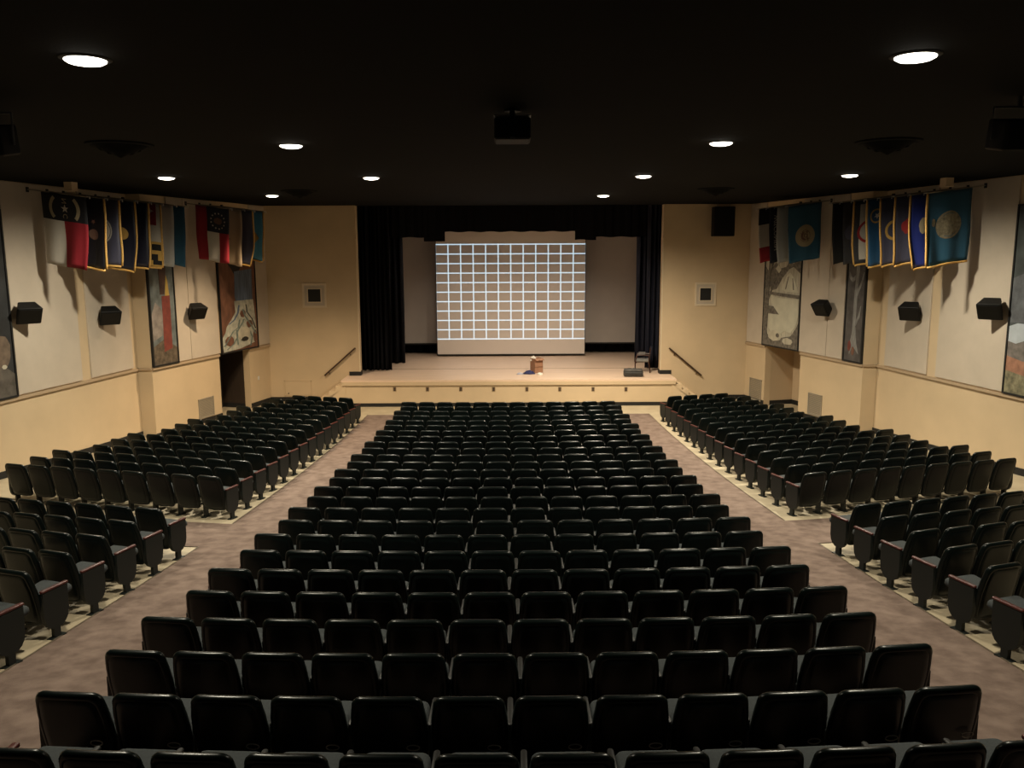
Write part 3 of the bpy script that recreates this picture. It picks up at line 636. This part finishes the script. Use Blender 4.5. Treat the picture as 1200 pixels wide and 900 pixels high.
# small tan junction boxes under the ceiling over the flags
for px, py, lab in ((82.5, 213.5, 'small tan junction box under the ceiling over the star flag'), (1110, 208.5, 'small tan junction box under the ceiling over the tan seal flag')):
    p = on_z(px, py, CEIL); fr = L1 if p.x < 0 else R1
    t = empty('junction_box', lab, 'box', 'ceiling junction boxes', loc=(p.x, p.y, CEIL), rz=math.atan2(fr.n.y, fr.n.x)-math.pi/2)
    m = MB(); m.box(-.11, .11, -.10, .10, -.19, 0); m.obj('housing', 'cream', t)
    m = MB(); m.box(-.12, .12, -.11, .11, -.205, -.19); m.obj('cover', 'cream', t)
# unseen fill lights added to brighten the stage, hung just behind the opening
for k, x in enumerate((-2.6, .4, 3.2)):
    t = empty('border_light', 'added unseen fill light above the stage opening, %s from the doorway side' % ('first', 'second', 'third')[k], 'fill light', 'added stage fill lights', loc=(x, 33.35, 7.35))
    m = MB(); m.box(-.4, .4, -.12, .12, 0, .16); m.box(-.4, .4, -.13, -.11, -.06, .16); m.box(-.4, .4, .11, .13, -.06, .16); m.obj('housing', 'spk', t)
    m = MB(); m.box(-.36, .36, -.09, .09, -.015, 0); m.obj('lens', 'lens', t)
    for q in (-.3, .3): m = MB(); m.tube([(q, 0, .16), (q, 0, 2.05)], .012, 6); m.obj('hanger', 'steel', t)
    l = bpy.data.lights.new('lamp', 'SPOT'); l.energy = STAGE_FILL_W; l.color = (1, .83, .65); l.spot_size = R(124); l.spot_blend = 1.0; l.shadow_soft_size = .2
    o = bpy.data.objects.new('lamp', l); C.objects.link(o); o.parent = t; o.location = (0, 0, -.08)
# cone air diffusers
for (px, py, lab) in ((140.5, 165, 'wide black cone diffuser in the ceiling over the doorway-side rear rows'), (1041, 161.5, 'wide black cone diffuser in the ceiling over the alcove-side rear rows'), (351, 219.5, 'wide black cone diffuser in the ceiling before the front wall, doorway side'), (839, 217, 'wide black cone diffuser in the ceiling before the front wall, alcove side')):
    p = on_z(px, py+4, CEIL)
    t = empty('air_diffuser', lab, 'vent', 'black ceiling cone diffusers', loc=(p.x, p.y, CEIL))
    m = MB(); m.lathe([(.50, 0), (.49, -.02), (.44, -.03), (.40, -.01)], n=32, cap=False); m.obj('rim', 'ceil', t, True)
    m = MB()
    for r0, r1, za, zb_ in ((.40, .30, -.03, -.09), (.29, .19, -.07, -.14), (.18, .02, -.12, -.20)): m.lathe([(r0, za), (r1, zb_)], n=32, cap=False)
    m.obj('cones', 'ceil', t, True)

# ------------------------------------------------------------------ flags
FC = dict(navy=(.010, .011, .022), blackblue=(.006, .006, .010), white=(.50, .46, .40), grey=(.40, .40, .38), red=(.26, .008, .018), blue=(.02, .075, .16), teal=(.018, .085, .15),
          royal=(.018, .028, .17), slate=(.055, .055, .085), tan=(.34, .25, .16), sky=(.10, .34, .52), yellow=(.52, .32, .08), gold=(.45, .27, .07), dgrey=(.030, .030, .034), black=(.006, .006, .006), bear=(.12, .06, .04), seal=(.33, .27, .17), crimson=(.30, .02, .02))
FC['wornseal'] = (.20, .17, .11)
def fmat(c, satin=False):
    if c == 'wornseal': return cmat('flag_wornseal', FC[c], .8, noise=.4, nscale=14)
    return cmat('flag_'+c+('_satin' if satin else ''), FC[c], .42 if satin else .8, bump=.25, bscale=90)
def star_poly(cx, cy, r, n=5, k=.4, rot=math.pi/2): return [(cx+(r if i % 2 == 0 else r*k)*math.cos(rot+math.pi*i/n), cy+(r if i % 2 == 0 else r*k)*math.sin(rot+math.pi*i/n)) for i in range(2*n)]
def circ(cx, cy, r, n=20): return [(cx+r*math.cos(2*math.pi*i/n), cy+r*math.sin(2*math.pi*i/n)) for i in range(n)]
def arc(cx, cy, r0, r1, a0, a1, n=12):
    vs = [(cx+r*math.cos(R(a0+(a1-a0)*i/n)), cy+r*math.sin(R(a0+(a1-a0)*i/n))) for i in range(n+1) for r in (r0, r1)]
    return vs, [(2*i, 2*i+1, 2*i+3, 2*i+2) for i in range(n)]
def arc_poly(cx, cy, r0, r1, a0, a1, n=10): return [(cx+r1*math.cos(R(a0+(a1-a0)*i/n)), cy+r1*math.sin(R(a0+(a1-a0)*i/n))) for i in range(n+1)]+[(cx+r0*math.cos(R(a1-(a1-a0)*i/n)), cy+r0*math.sin(R(a1-(a1-a0)*i/n))) for i in range(n+1)]
def text_tris(body, size, cx, cy, rot=0, vert=False):
    cu_ = bpy.data.curves.new('lettering', 'FONT'); cu_.body = body; cu_.size = size; cu_.align_x = 'CENTER'; cu_.align_y = 'CENTER'; cu_.resolution_u = 2
    o = bpy.data.objects.new('lettering', cu_); C.objects.link(o); bpy.context.view_layer.update()
    me = bpy.data.meshes.new_from_object(o.evaluated_get(bpy.context.evaluated_depsgraph_get()))
    c, s = math.cos(R(rot)), math.sin(R(rot)); vs = [(cx+c*v.co.x-s*v.co.y, cy+s*v.co.x+c*v.co.y) for v in me.vertices]; fs = [tuple(p.vertices) for p in me.polygons]
    bpy.data.objects.remove(o); bpy.data.curves.remove(cu_); bpy.data.meshes.remove(me); return vs, fs
HOIST, FLY = 1.15, 1.72; OFF = .38       # cloth starts OFF from the wall
def make_flag(fr, sd, tip_px, tip_py, label, base, regions=(), marks=(), fringe=False, wave=1.0, seed=0, group='', satin=False, fly=FLY, hoist=HOIST, dz=0):
    """regions: (a0,a1,b0,b1,colour) with a = 0..1 across as seen from the hall, b = 0..1 down; marks: (name,colour,polys)"""
    rnd = random.Random(seed+17)
    # where the pole meets the wall: the tip stands hoist+.06 off the wall
    g = Frame((fr.pt(0, 0, hoist+OFF).x, fr.pt(0, 0, hoist+OFF).y), (fr.pt(1, 0, hoist+OFF).x, fr.pt(1, 0, hoist+OFF).y), sd)
    s, z = g.hit(tip_px, tip_py); zt = ZFLAG+dz+.17
    c = fr.pt(s, zt, 0)
    t = empty('flag', label, 'flag', group, loc=c); inv = Matrix.Translation(-c)
    ph = rnd.random()*6; lean = rnd.uniform(-.02, .05)
    def P(a, b, off=0):
        u = a if sd < 0 else 1-a
        o = OFF+hoist*u-.10*b*u*b-.02*math.sin(b*7+ph)*wave*b
        y = wave*(.030*math.sin(u*13+ph+b*1.5)+.022*math.sin(u*5+b*4+ph*2))*(.35+.65*b)+lean*b
        return fr.pt(s+y-off, zt-.03-.17*u-fly*b+.012*math.sin(u*9+ph)*b, o)
    def put(m, nm, mt, smooth=True):
        ob = m.obj(nm, mt, None, 70 if smooth else False); ob.parent = t; ob.matrix_parent_inverse = inv; return ob
    # cloth grid, cut along the region borders
    A = sorted(set([i/12 for i in range(13)]+[q for r in regions for q in r[:2]])); B = sorted(set([i/16 for i in range(17)]+[q for r in regions for q in r[2:4]]))
    cols = [base]+[r[4] for r in regions]; cols = list(dict.fromkeys(cols)); m = MB()
    m.v = [tuple(P(a, b)) for b in B for a in A]; N = len(A)
    for j in range(len(B)-1):
        for i in range(N-1):
            a, b = (A[i]+A[i+1])/2, (B[j]+B[j+1])/2; cc = base
            for r in regions:
                if r[0] <= a <= r[1] and r[2] <= b <= r[3]: cc = r[4]
            m.f.append((j*N+i, j*N+i+1, (j+1)*N+i+1, (j+1)*N+i)); m.m.append(cols.index(cc))
    cl = put(m, 'cloth', [fmat(q, satin) for q in cols]); cl.modifiers.new('thickness', 'SOLIDIFY').thickness = .006
    for nm, colr, polys in marks:
        m = MB()
        for pl in polys:
            if isinstance(pl, tuple) and len(pl) == 2 and isinstance(pl[1], list) and pl[1] and isinstance(pl[1][0], tuple) and isinstance(pl[1][0][0], int): vs, fs = pl
            else:                                   # concentric rings so that the mark follows the folds
                n = len(pl); mx = sum(q[0] for q in pl)/n; my = sum(q[1] for q in pl)/n; K = 4
                vs = [(mx+(x-mx)*k/K, my+(y-my)*k/K) for k in range(1, K+1) for x, y in pl]+[(mx, my)]
                fs = [(k*n+i, k*n+(i+1) % n, (k+1)*n+(i+1) % n, (k+1)*n+i) for k in range(K-1) for i in range(n)]+[(i, (i+1) % n, K*n) for i in range(n)]
            m.add([P(x/hoist, y/fly, .014) for x, y in vs], fs)
        ob = m.obj(nm, fmat(colr), None, 70); ob.parent = cl
    if fringe:
        m = MB(); n = 14; w = .05; ta = 1 if sd < 0 else 0; sg = 1 if sd < 0 else -1
        vs = []
        for i in range(n+1): vs += [P(ta, i/n, .006), P(ta+sg*w/hoist, i/n, .006)]
        m.add(vs, [(2*i, 2*i+1, 2*i+3, 2*i+2) for i in range(n)]); vs = []
        for i in range(n+1): vs += [P(i/n, 1, .006), P(i/n, 1+w/fly, .006)]
        m.add(vs, [(2*i, 2*i+1, 2*i+3, 2*i+2) for i in range(n)])
        ob = m.obj('fringe', 'gold', None, 70); ob.parent = cl; ob.modifiers.new('thickness', 'SOLIDIFY').thickness = .02
    m = MB(); m.tube([fr.pt(s, zt+.01, 0), fr.pt(s, zt-.17-.02, hoist+OFF+.05)], .014, 8); put(m, 'pole', 'pole')
    m = MB(); q0 = fr.pt(s, zt-.185, hoist+OFF+.04); q1 = fr.pt(s, zt-.19, hoist+OFF+.11); m.tube([q0, q1, q1+Vector((0, 0, -.05))], .018, 6); put(m, 'pole_tip', 'whitemetal')
    m = MB(); fr.box(m, s-.05, s+.05, zt-.06, zt+.06, 0, .04); put(m, 'wall_bracket', 'black')
    return t
def tip_z(fr, sd, px, py):
    g = Frame((fr.pt(0, 0, HOIST+OFF).x, fr.pt(0, 0, HOIST+OFF).y), (fr.pt(1, 0, HOIST+OFF).x, fr.pt(1, 0, HOIST+OFF).y), sd); return g.hit(px, py)[1]
ZFLAG = sum((tip_z(L1, -1, 100, 231), tip_z(L1, -1, 173, 240), tip_z(R1, 1, 1088, 223.5), tip_z(R1, 1, 1033, 229)))/4
print('flag tip heights', [round(q-HC, 2) for q in (tip_z(L1, -1, 100, 231), tip_z(L1, -1, 173, 240), tip_z(L2, -1, 268, 243), tip_z(L2, -1, 308, 250), tip_z(R1, 1, 1088, 223.5), tip_z(R1, 1, 1033, 229), tip_z(R2, 1, 924, 243))])
h, f = HOIST, FLY
G1, G2, G3, G4 = 'flags over the doorway-side wall panels', 'flags above the waterfall mural', 'flags over the alcove-side wall panels', 'flags above the lake mural'
Nn = text_tris('N', .26, .60*h, .22*f-.17, 180); Cc = text_tris('C', .26, .60*h, .22*f+.19, 180)
scr1 = arc(.60*h, .20*f, .36, .44, 120, 235); scr2 = arc(.60*h, .20*f, .36, .44, -55, 60)
make_flag(L1, -1, 100, 231, 'hanging flag, dark top with star and letters, white and red halves below', 'white', [(0, 1, 0, .37, 'blackblue'), (.47, 1, .37, 1, 'red')],
  [('star', 'white', [star_poly(.52*h, .20*f, .10, rot=-math.pi/2)]), ('letters', 'seal', [text_tris('N', .17, .52*h, .095*f, 90), text_tris('C', .17, .52*h, .30*f, 90)]), ('scrolls', 'seal', [arc(.52*h, .20*f, .31, .39, 140, 225), arc(.52*h, .20*f, .31, .39, -45, 40)])], group=G1, seed=1)
make_flag(L1, -1, 121, 232, 'nearly black hanging flag with gold fringe behind the star flag', 'blackblue', [], [('emblem', 'bear', [circ(.72*h, .52*f, .13), star_poly(.72*h, .34*f, .07)])], True, 1.2, 2, G1, True)
make_flag(L1, -1, 138.5, 233.5, 'gold fringed navy hanging flag with a pale round seal', 'slate', [], [('seal', 'white', [circ(.58*h, .46*f, .30)]), ('seal_ring', 'slate', [arc(.58*h, .46*f, .24, .26, 0, 359, 24)])], True, 1.2, 3, G1, True, fly=1.64)
make_flag(L1, -1, 156.5, 237, 'gold fringed navy hanging flag with a small gold emblem', 'navy', [], [('emblem', 'gold', [circ(.68*h, .50*f, .16)])], True, 1.2, 4, G1, True, fly=1.78)
make_flag(L1, -1, 173, 240, 'gold fringed navy hanging flag with a white crescent and tree', 'navy', [], [('crescent', 'white', [arc(.56*h, .17*f, .07, .115, 100, 300, 12)]), ('tree', 'seal', [blob(.52*h, .46*f, .22, .17, seed=3), [(.49*h, .5*f), (.55*h, .5*f), (.55*h, .72*f), (.49*h, .72*f)]])], True, .8, 5, G1, True)
make_flag(L1, -1, 187, 241, 'quartered hanging flag of red, white, yellow and black checks', 'white', [(0, .9, 0, .34, 'red'), (0, 1, .60, 1, 'yellow'), (.2, .5, .64, .74, 'black'), (.75, .98, .64, .74, 'black'), (.0, .3, .80, .9, 'black'), (.55, .9, .80, .9, 'black'), (.78, 1, .90, .97, 'black')], [('cross', 'white', [star_poly(.72*h, .12*f, .14, 4), star_poly(.35*h, .22*f, .16, 4)])], True, .8, 6, G1)
make_flag(L1, -1, 202.7, 242, 'plain pale grey hanging flag next to the checked flag', 'grey', [], [('emblem', 'navy', [blob(.18*h, .5*f, .12, .2, seed=8)])], False, .7, 7, G1)
make_flag(L1, -1, 216, 243.5, 'steel blue hanging flag next to the pale grey flag', 'teal', [], [('emblem', 'white', [star_poly(.20*h, .42*f, .07), star_poly(.2*h, .52*f, .07), star_poly(.2*h, .62*f, .07)])], False, .7, 8, G1)
stars = [star_poly(.66*h+.23*math.cos(2*math.pi*k/13), .24*f+.23*math.sin(2*math.pi*k/13), .035) for k in range(13)]
make_flag(L2, -1, 268, 243, 'hanging flag with red band and star-ringed blue corner over white and red', 'red', [(.33, 1, 0, .46, 'navy'), (.33, .68, .46, 1, 'white')], [('stars', 'white', stars), ('emblem', 'bear', [blob(.66*h, .24*f, .13, .10, seed=4)])], False, .9, 9, G2, fly=1.66)
make_flag(L2, -1, 283, 245, 'shiny tan hanging flag beside the red banded flag', 'tan', [], [('diamond', 'bear', [star_poly(.55*h, .55*f, .10, 4)])], False, 2.0, 10, G2, True, fly=1.76)
make_flag(L2, -1, 295, 247, 'gold fringed slate grey hanging flag beside the tan flag', 'slate', [], [], True, 1.9, 11, G2, True, fly=1.72)
make_flag(L2, -1, 308, 248, 'gold fringed sky blue hanging flag above the waterfall mural', 'sky', [], [('diamond', 'gold', [star_poly(.60*h, .5*f, .30, 4, .75)])], True, 1.6, 12, G2, True, fly=1.59)
# right wall
make_flag(R1, 1, 1088, 223.5, 'large steel blue hanging flag with a worn tan seal', 'teal', [], [('seal', 'wornseal', [circ(.50*h, .47*f, .33, 28)]), ('seal_ring', 'teal', [arc(.50*h, .47*f, .265, .275, 0, 180, 26), arc(.50*h, .47*f, .265, .275, 180, 360, 26)]), ('leaf', 'wornseal', [blob(.16*h, .41*f, .05, .10, seed=2)])], True, .9, 21, G3)
make_flag(R1, 1, 1069, 225, 'gold fringed royal blue hanging flag beside the seal flag', 'royal', [], [('emblem', 'seal', [blob(.30*h, .45*f, .10, .20, seed=6)])], True, 1.6, 22, G3, True, fly=1.78)
make_flag(R1, 1, 1050, 227, 'gold fringed dark navy hanging flag with a red emblem', 'slate', [], [('emblem', 'crimson', [blob(.34*h, .45*f, .18, .20, seed=7)])], True, 1.4, 23, G3, True, fly=1.70)
make_flag(R1, 1, 1033, 229, 'gold fringed grey navy hanging flag with a gold wreath', 'slate', [], [('wreath', 'gold', [arc(.36*h, .5*f, .20, .27, 70, 300, 14)])], True, 1.4, 24, G3, True, fly=1.72)
make_flag(R1, 1, 1017, 232.5, 'gold fringed bright blue hanging flag with white star in gold ring', 'blue', [], [('ring', 'gold', [arc(.24*h, .26*f, .15, .19, 60, 330, 14)]), ('star', 'white', [star_poly(.26*h, .26*f, .09)])], True, 1.1, 25, G3, True, fly=1.76)
make_flag(R1, 1, 1002, 236, 'gold fringed hanging flag of grey cloth and white panel with red emblem', 'dgrey', [(.14, 1, .06, .94, 'white')], [('emblem', 'crimson', [arc(.36*h, .5*f, .24, .31, 100, 280, 12)])], True, .8, 26, G3)
make_flag(R1, 1, 988.5, 238.5, 'dark grey hanging flag with a faint grey shape', 'dgrey', [], [('emblem', 'slate', [blob(.22*h, .5*f, .2, .2, seed=9)])], False, .8, 27, G3)
make_flag(R1, 1, 976, 241, 'plain black hanging flag, farthest along the panelled wall', 'black', [], [], False, .7, 28, G3)
make_flag(R2, 1, 924, 243, 'steel blue hanging flag with white disc and red centre', 'teal', [], [('disc', 'seal', [circ(.52*h, .56*f, .34, 26)]), ('disc_centre', 'bear', [circ(.52*h, .56*f, .20, 22)]), ('disc_figure', 'seal', [star_poly(.52*h, .56*f, .12, 4, .3)])], False, .8, 31, G4)
make_flag(R2, 1, 911, 245, 'white hanging flag with a small brown mark beside the disc flag', 'grey', [], [('mark', 'bear', [star_poly(.36*h, .20*f, .06), blob(.45*h, .45*f, .14, .2, seed=5)])], False, .7, 32, G4)
make_flag(R2, 1, 901.5, 247, 'dark navy hanging flag with pale lettering down its edge', 'navy', [], [('lettering', 'grey', [text_tris('WISCONSIN', .20, .22*h, .46*f, 90)])], False, .7, 33, G4)
make_flag(R2, 1, 889.5, 249, 'black, white and red banded hanging flag nearest the front wall', 'white', [(0, 1, 0, .30, 'blackblue'), (0, 1, .72, 1, 'red')], [], False, .7, 34, G4)

# ------------------------------------------------------------------ theatre chairs
def back_mesh():
    Lb = .70; rec = R(13); prof = []
    def hw(z): return .255+.017*math.sin(math.pi*min(1, max(0, (z-.02)/.66)))-.008*max(0, (z-.40)/.30)
    rt, rb = .082, .08; n = 5; ol = []
    for i in range(n+1): a = R(-90+90*i/n); ol.append((hw(0)-rb+rb*math.cos(a), rb+rb*math.sin(a)))
    for z in (.24, .40, .52): ol.append((hw(z), z))
    for i in range(n+1): a = R(90*i/n); ol.append((hw(.66)-rt+rt*math.cos(a), Lb-rt+rt*math.sin(a)))
    ol += [(.09, Lb+.004), (0, Lb+.006)]
    ol = ol+[(-x, z) for x, z in reversed(ol[:-1])]; ol.insert(len(ol), (0, -.006))
    c = (0, Lb*.5)
    def ring(ins, dep):
        q = []
        for x, z in ol:
            sx = (abs(x)-ins)/abs(x) if abs(x) > ins else 0
            zz = c[1]+(z-c[1])*(1-ins/(Lb*.5)); xx = x*max(0, 1-ins/.255)
            y = dep+.30*xx*xx
            q.append((xx, -.112-math.sin(rec)*zz+math.cos(rec)*y, .178+math.cos(rec)*zz+math.sin(rec)*y))
        return q
    m = MB(); m.rings([ring(.085, -.034), ring(.042, -.032), ring(.039, -.029), ring(.036, -.032), ring(.016, -.028), ring(.004, -.014), ring(0, .004), ring(.006, .022), ring(.03, .036), ring(.09, .048)])
    return m.mesh('backrest', 'vinyl', 80)
def seat_mesh():
    T = Matrix.Translation((0, -.085, .385)) @ Matrix.Rotation(R(7), 4, 'X') @ Matrix.Translation((0, .225, 0))
    m = MB(); m.rings(rbox(.225, .225, -.03, .065, .06, T, 3, .03)); return m.mesh('seat', 'fabric', 60)
def leg_mesh():
    m = MB(); m.box(-.022, .022, -.05, .05, .0, .57); m.box(-.04, .04, -.10, .10, 0, .015); m.box(-.022, .022, -.13, .16, .50, .57); return m.mesh('leg', 'metal')
def arm_mesh(w=.027, mt='armwood'):
    m = MB(); m.rings(rbox(w, .185, .572, .602, .022, Matrix.Translation((0, .03, 0)), 2, .008)); return m.mesh('armrest', mt, 50)
def panel_mesh():
    pts = [(-.15, .57), (-.155, .30)]
    for i in range(9): a = R(180+180*i/8); pts.append((.015+.165*math.cos(a), .27+.155*math.sin(a)))
    pts += [(.185, .30), (.19, .57)]
    m = MB(); m.prism(pts, -.026, .026, lambda a, b, o: (o, a, b)); me = m.mesh('end_panel', 'metal'); return me
def foot_mesh():
    m = MB(); m.box(-.024, .024, -.035, .05, .0, .16); m.box(-.04, .04, -.09, .11, 0, .015); return m.mesh('foot', 'metal')
def loop_mesh():
    m = MB(); n = 16; pts = [(.17+.045*math.cos(2*math.pi*k/n), -.235, .475+.02*math.sin(2*math.pi*k/n)) for k in range(n+1)]; m.tube(pts, .0045, 5); return m.mesh('wire_loop', 'whitemetal', True)
ME = dict(backrest=back_mesh(), seat=seat_mesh(), leg=leg_mesh(), armrest=arm_mesh(), inner_armrest=arm_mesh(.022, 'armdark'), end_panel=panel_mesh(), foot=foot_mesh(), wire_loop=loop_mesh())
ORD = ['zeroth', 'first', 'second', 'third', 'fourth', 'fifth', 'sixth', 'seventh', 'eighth', 'ninth', 'tenth', 'eleventh', 'twelfth', 'thirteenth', 'fourteenth', 'fifteenth', 'sixteenth', 'seventeenth', 'eighteenth', 'nineteenth', 'twentieth', 'twenty-first', 'twenty-second', 'twenty-third', 'twenty-fourth', 'twenty-fifth', 'twenty-sixth']
BT = .272                        # back top behind the chair's origin
chairs = []                      # (depth, x, y, rz, ends, label, group, loop)
SP = .56
for r in range(1, 27):
    dtop = 26.183-.8363*r; off = .085 if r % 2 == 0 else 0.0
    for k in range(12):
        x = (k-5.5)*SP+off; a = x/36
        y = dtop+x*x/72
        cx, cy = x-math.sin(a)*BT, y+math.cos(a)*BT
        ends = (-1,) if k == 0 else ((1,) if k == 11 else ())
        kk, sdn = (k+1, 'doorway') if k < 6 else (12-k, 'alcove')
        lab = 'dark theatre chair, %s from the %s-side aisle, %s centre-block row from the stage' % (ORD[kk], sdn, ORD[r])
        if ends: lab = 'dark theatre chair with end panel on the %s-side aisle, %s centre-block row from stage' % (sdn, ORD[r])
        chairs.append((cx, cy, a, ends, lab, 'theatre chairs of the centre block', r == 25, 1))
TL = R(17.7); NS = [4, 5, 5, 6, 6, 6, 7, 7, 7, 8, 8, 8, 9, 9, 9]; SPS = .570
for sd in (-1, 1):
    rowsS = [(5.23+.26*i/14+(.14 if sd > 0 else 0), 26.42-.829*i, NS[i], i+1, 'front') for i in range(15)]
    rowsS += [(5.43+.01*i, 12.12-.845*i, 8, i+1, 'rear') for i in range(7)]
    for x0, y0, n, r, blk in rowsS:
        for k in range(n):
            x = sd*(x0+k*SPS*math.cos(TL)); y = y0+k*SPS*math.sin(TL); a = sd*TL
            cx, cy = x-math.sin(a)*BT, y+math.cos(a)*BT
            ends = (-sd,) if k == 0 else ((sd,) if k == n-1 else ())
            lab = 'dark theatre chair, %s from the aisle, %s row of the %s block, %s side' % (ORD[k+1], ORD[r], blk, side_word(sd))
            if k == 0: lab = 'dark theatre chair with aisle end panel, %s row of the %s block, %s side' % (ORD[r], blk, side_word(sd))
            chairs.append((cx, cy, a, ends, lab, 'theatre chairs of the %s block, %s side' % (blk, side_word(sd)), False, -sd))
vis = []
for c in chairs:
    z = zf(c[1]); ok = False
    ps = [proj((c[0]+dx, c[1]+dy, z+h_)) for dx in (-.27, .27) for dy, h_ in ((-.28, .87), (.15, .6), (0, .05))]
    if max(p[0] for p in ps) > 3 and min(p[0] for p in ps) < 1197 and min(p[1] for p in ps) < 897: vis.append((ps[0][2], c))
vis.sort(key=lambda q: q[0])
near, far = vis[:300], vis[300:]
def chair_parts(c):
    """list of (part name, x offset)"""
    ends = c[3]; out = [('backrest', 0), ('seat', 0)]
    for e in ends: out += [('end_panel', e*SP/2), ('foot', e*SP/2), ('armrest', e*SP/2)]
    inner = c[7]                          # shared standard on one side of every chair
    if inner not in ends: out += [('leg', inner*SP/2), ('inner_armrest', inner*SP/2)]
    if c[6]: out.append(('wire_loop', 0))
    return out
for dep, c in near:
    t = empty('theatre_chair', c[4], 'chair', c[5], loc=(c[0], c[1], zf(c[1])+.012), rz=c[2])
    for nm, dx in chair_parts(c):
        o = bpy.data.objects.new(nm.replace('inner_', ''), ME[nm]); C.objects.link(o); o.parent = t; o.location = (dx, 0, 0)
# the farther rows, past three hundred, as one object
V = []; Fc = []; Mi = []; names = ['backrest', 'seat', 'leg', 'armrest', 'inner_armrest', 'end_panel', 'foot']; sm = []
mats = ['vinyl', 'fabric', 'metal', 'armwood', 'armdark']; mid = dict(inner_armrest=4, backrest=0, seat=1, leg=2, armrest=3, end_panel=2, foot=2)
geo = {n: ([v.co.copy() for v in ME[n].vertices], [tuple(p.vertices) for p in ME[n].polygons]) for n in names}
for dep, c in far:
    T = Matrix.Translation((c[0], c[1], zf(c[1])+.012)) @ Matrix.Rotation(c[2], 4, 'Z')
    for nm, dx in chair_parts(c):
        vs, fs = geo[nm]; o = len(V)
        V += [tuple(T @ Vector((v.x+dx, v.y, v.z))) for v in vs]; Fc += [tuple(i+o for i in f) for f in fs]; Mi += [mid[nm]]*len(fs); sm += [nm in ('backrest', 'seat')]*len(fs)
me = bpy.data.meshes.new('distant_theatre_chairs'); me.from_pydata(V, [], Fc)
for q in mats: me.materials.append(MT[q])
me.polygons.foreach_set('material_index', Mi); me.polygons.foreach_set('use_smooth', sm); me.update()
tag(link('distant_theatre_chairs', me), 'farther rows of dark theatre chairs towards the stage', 'chair', None, 'stuff')
print('chairs: near', len(near), 'far', len(far))
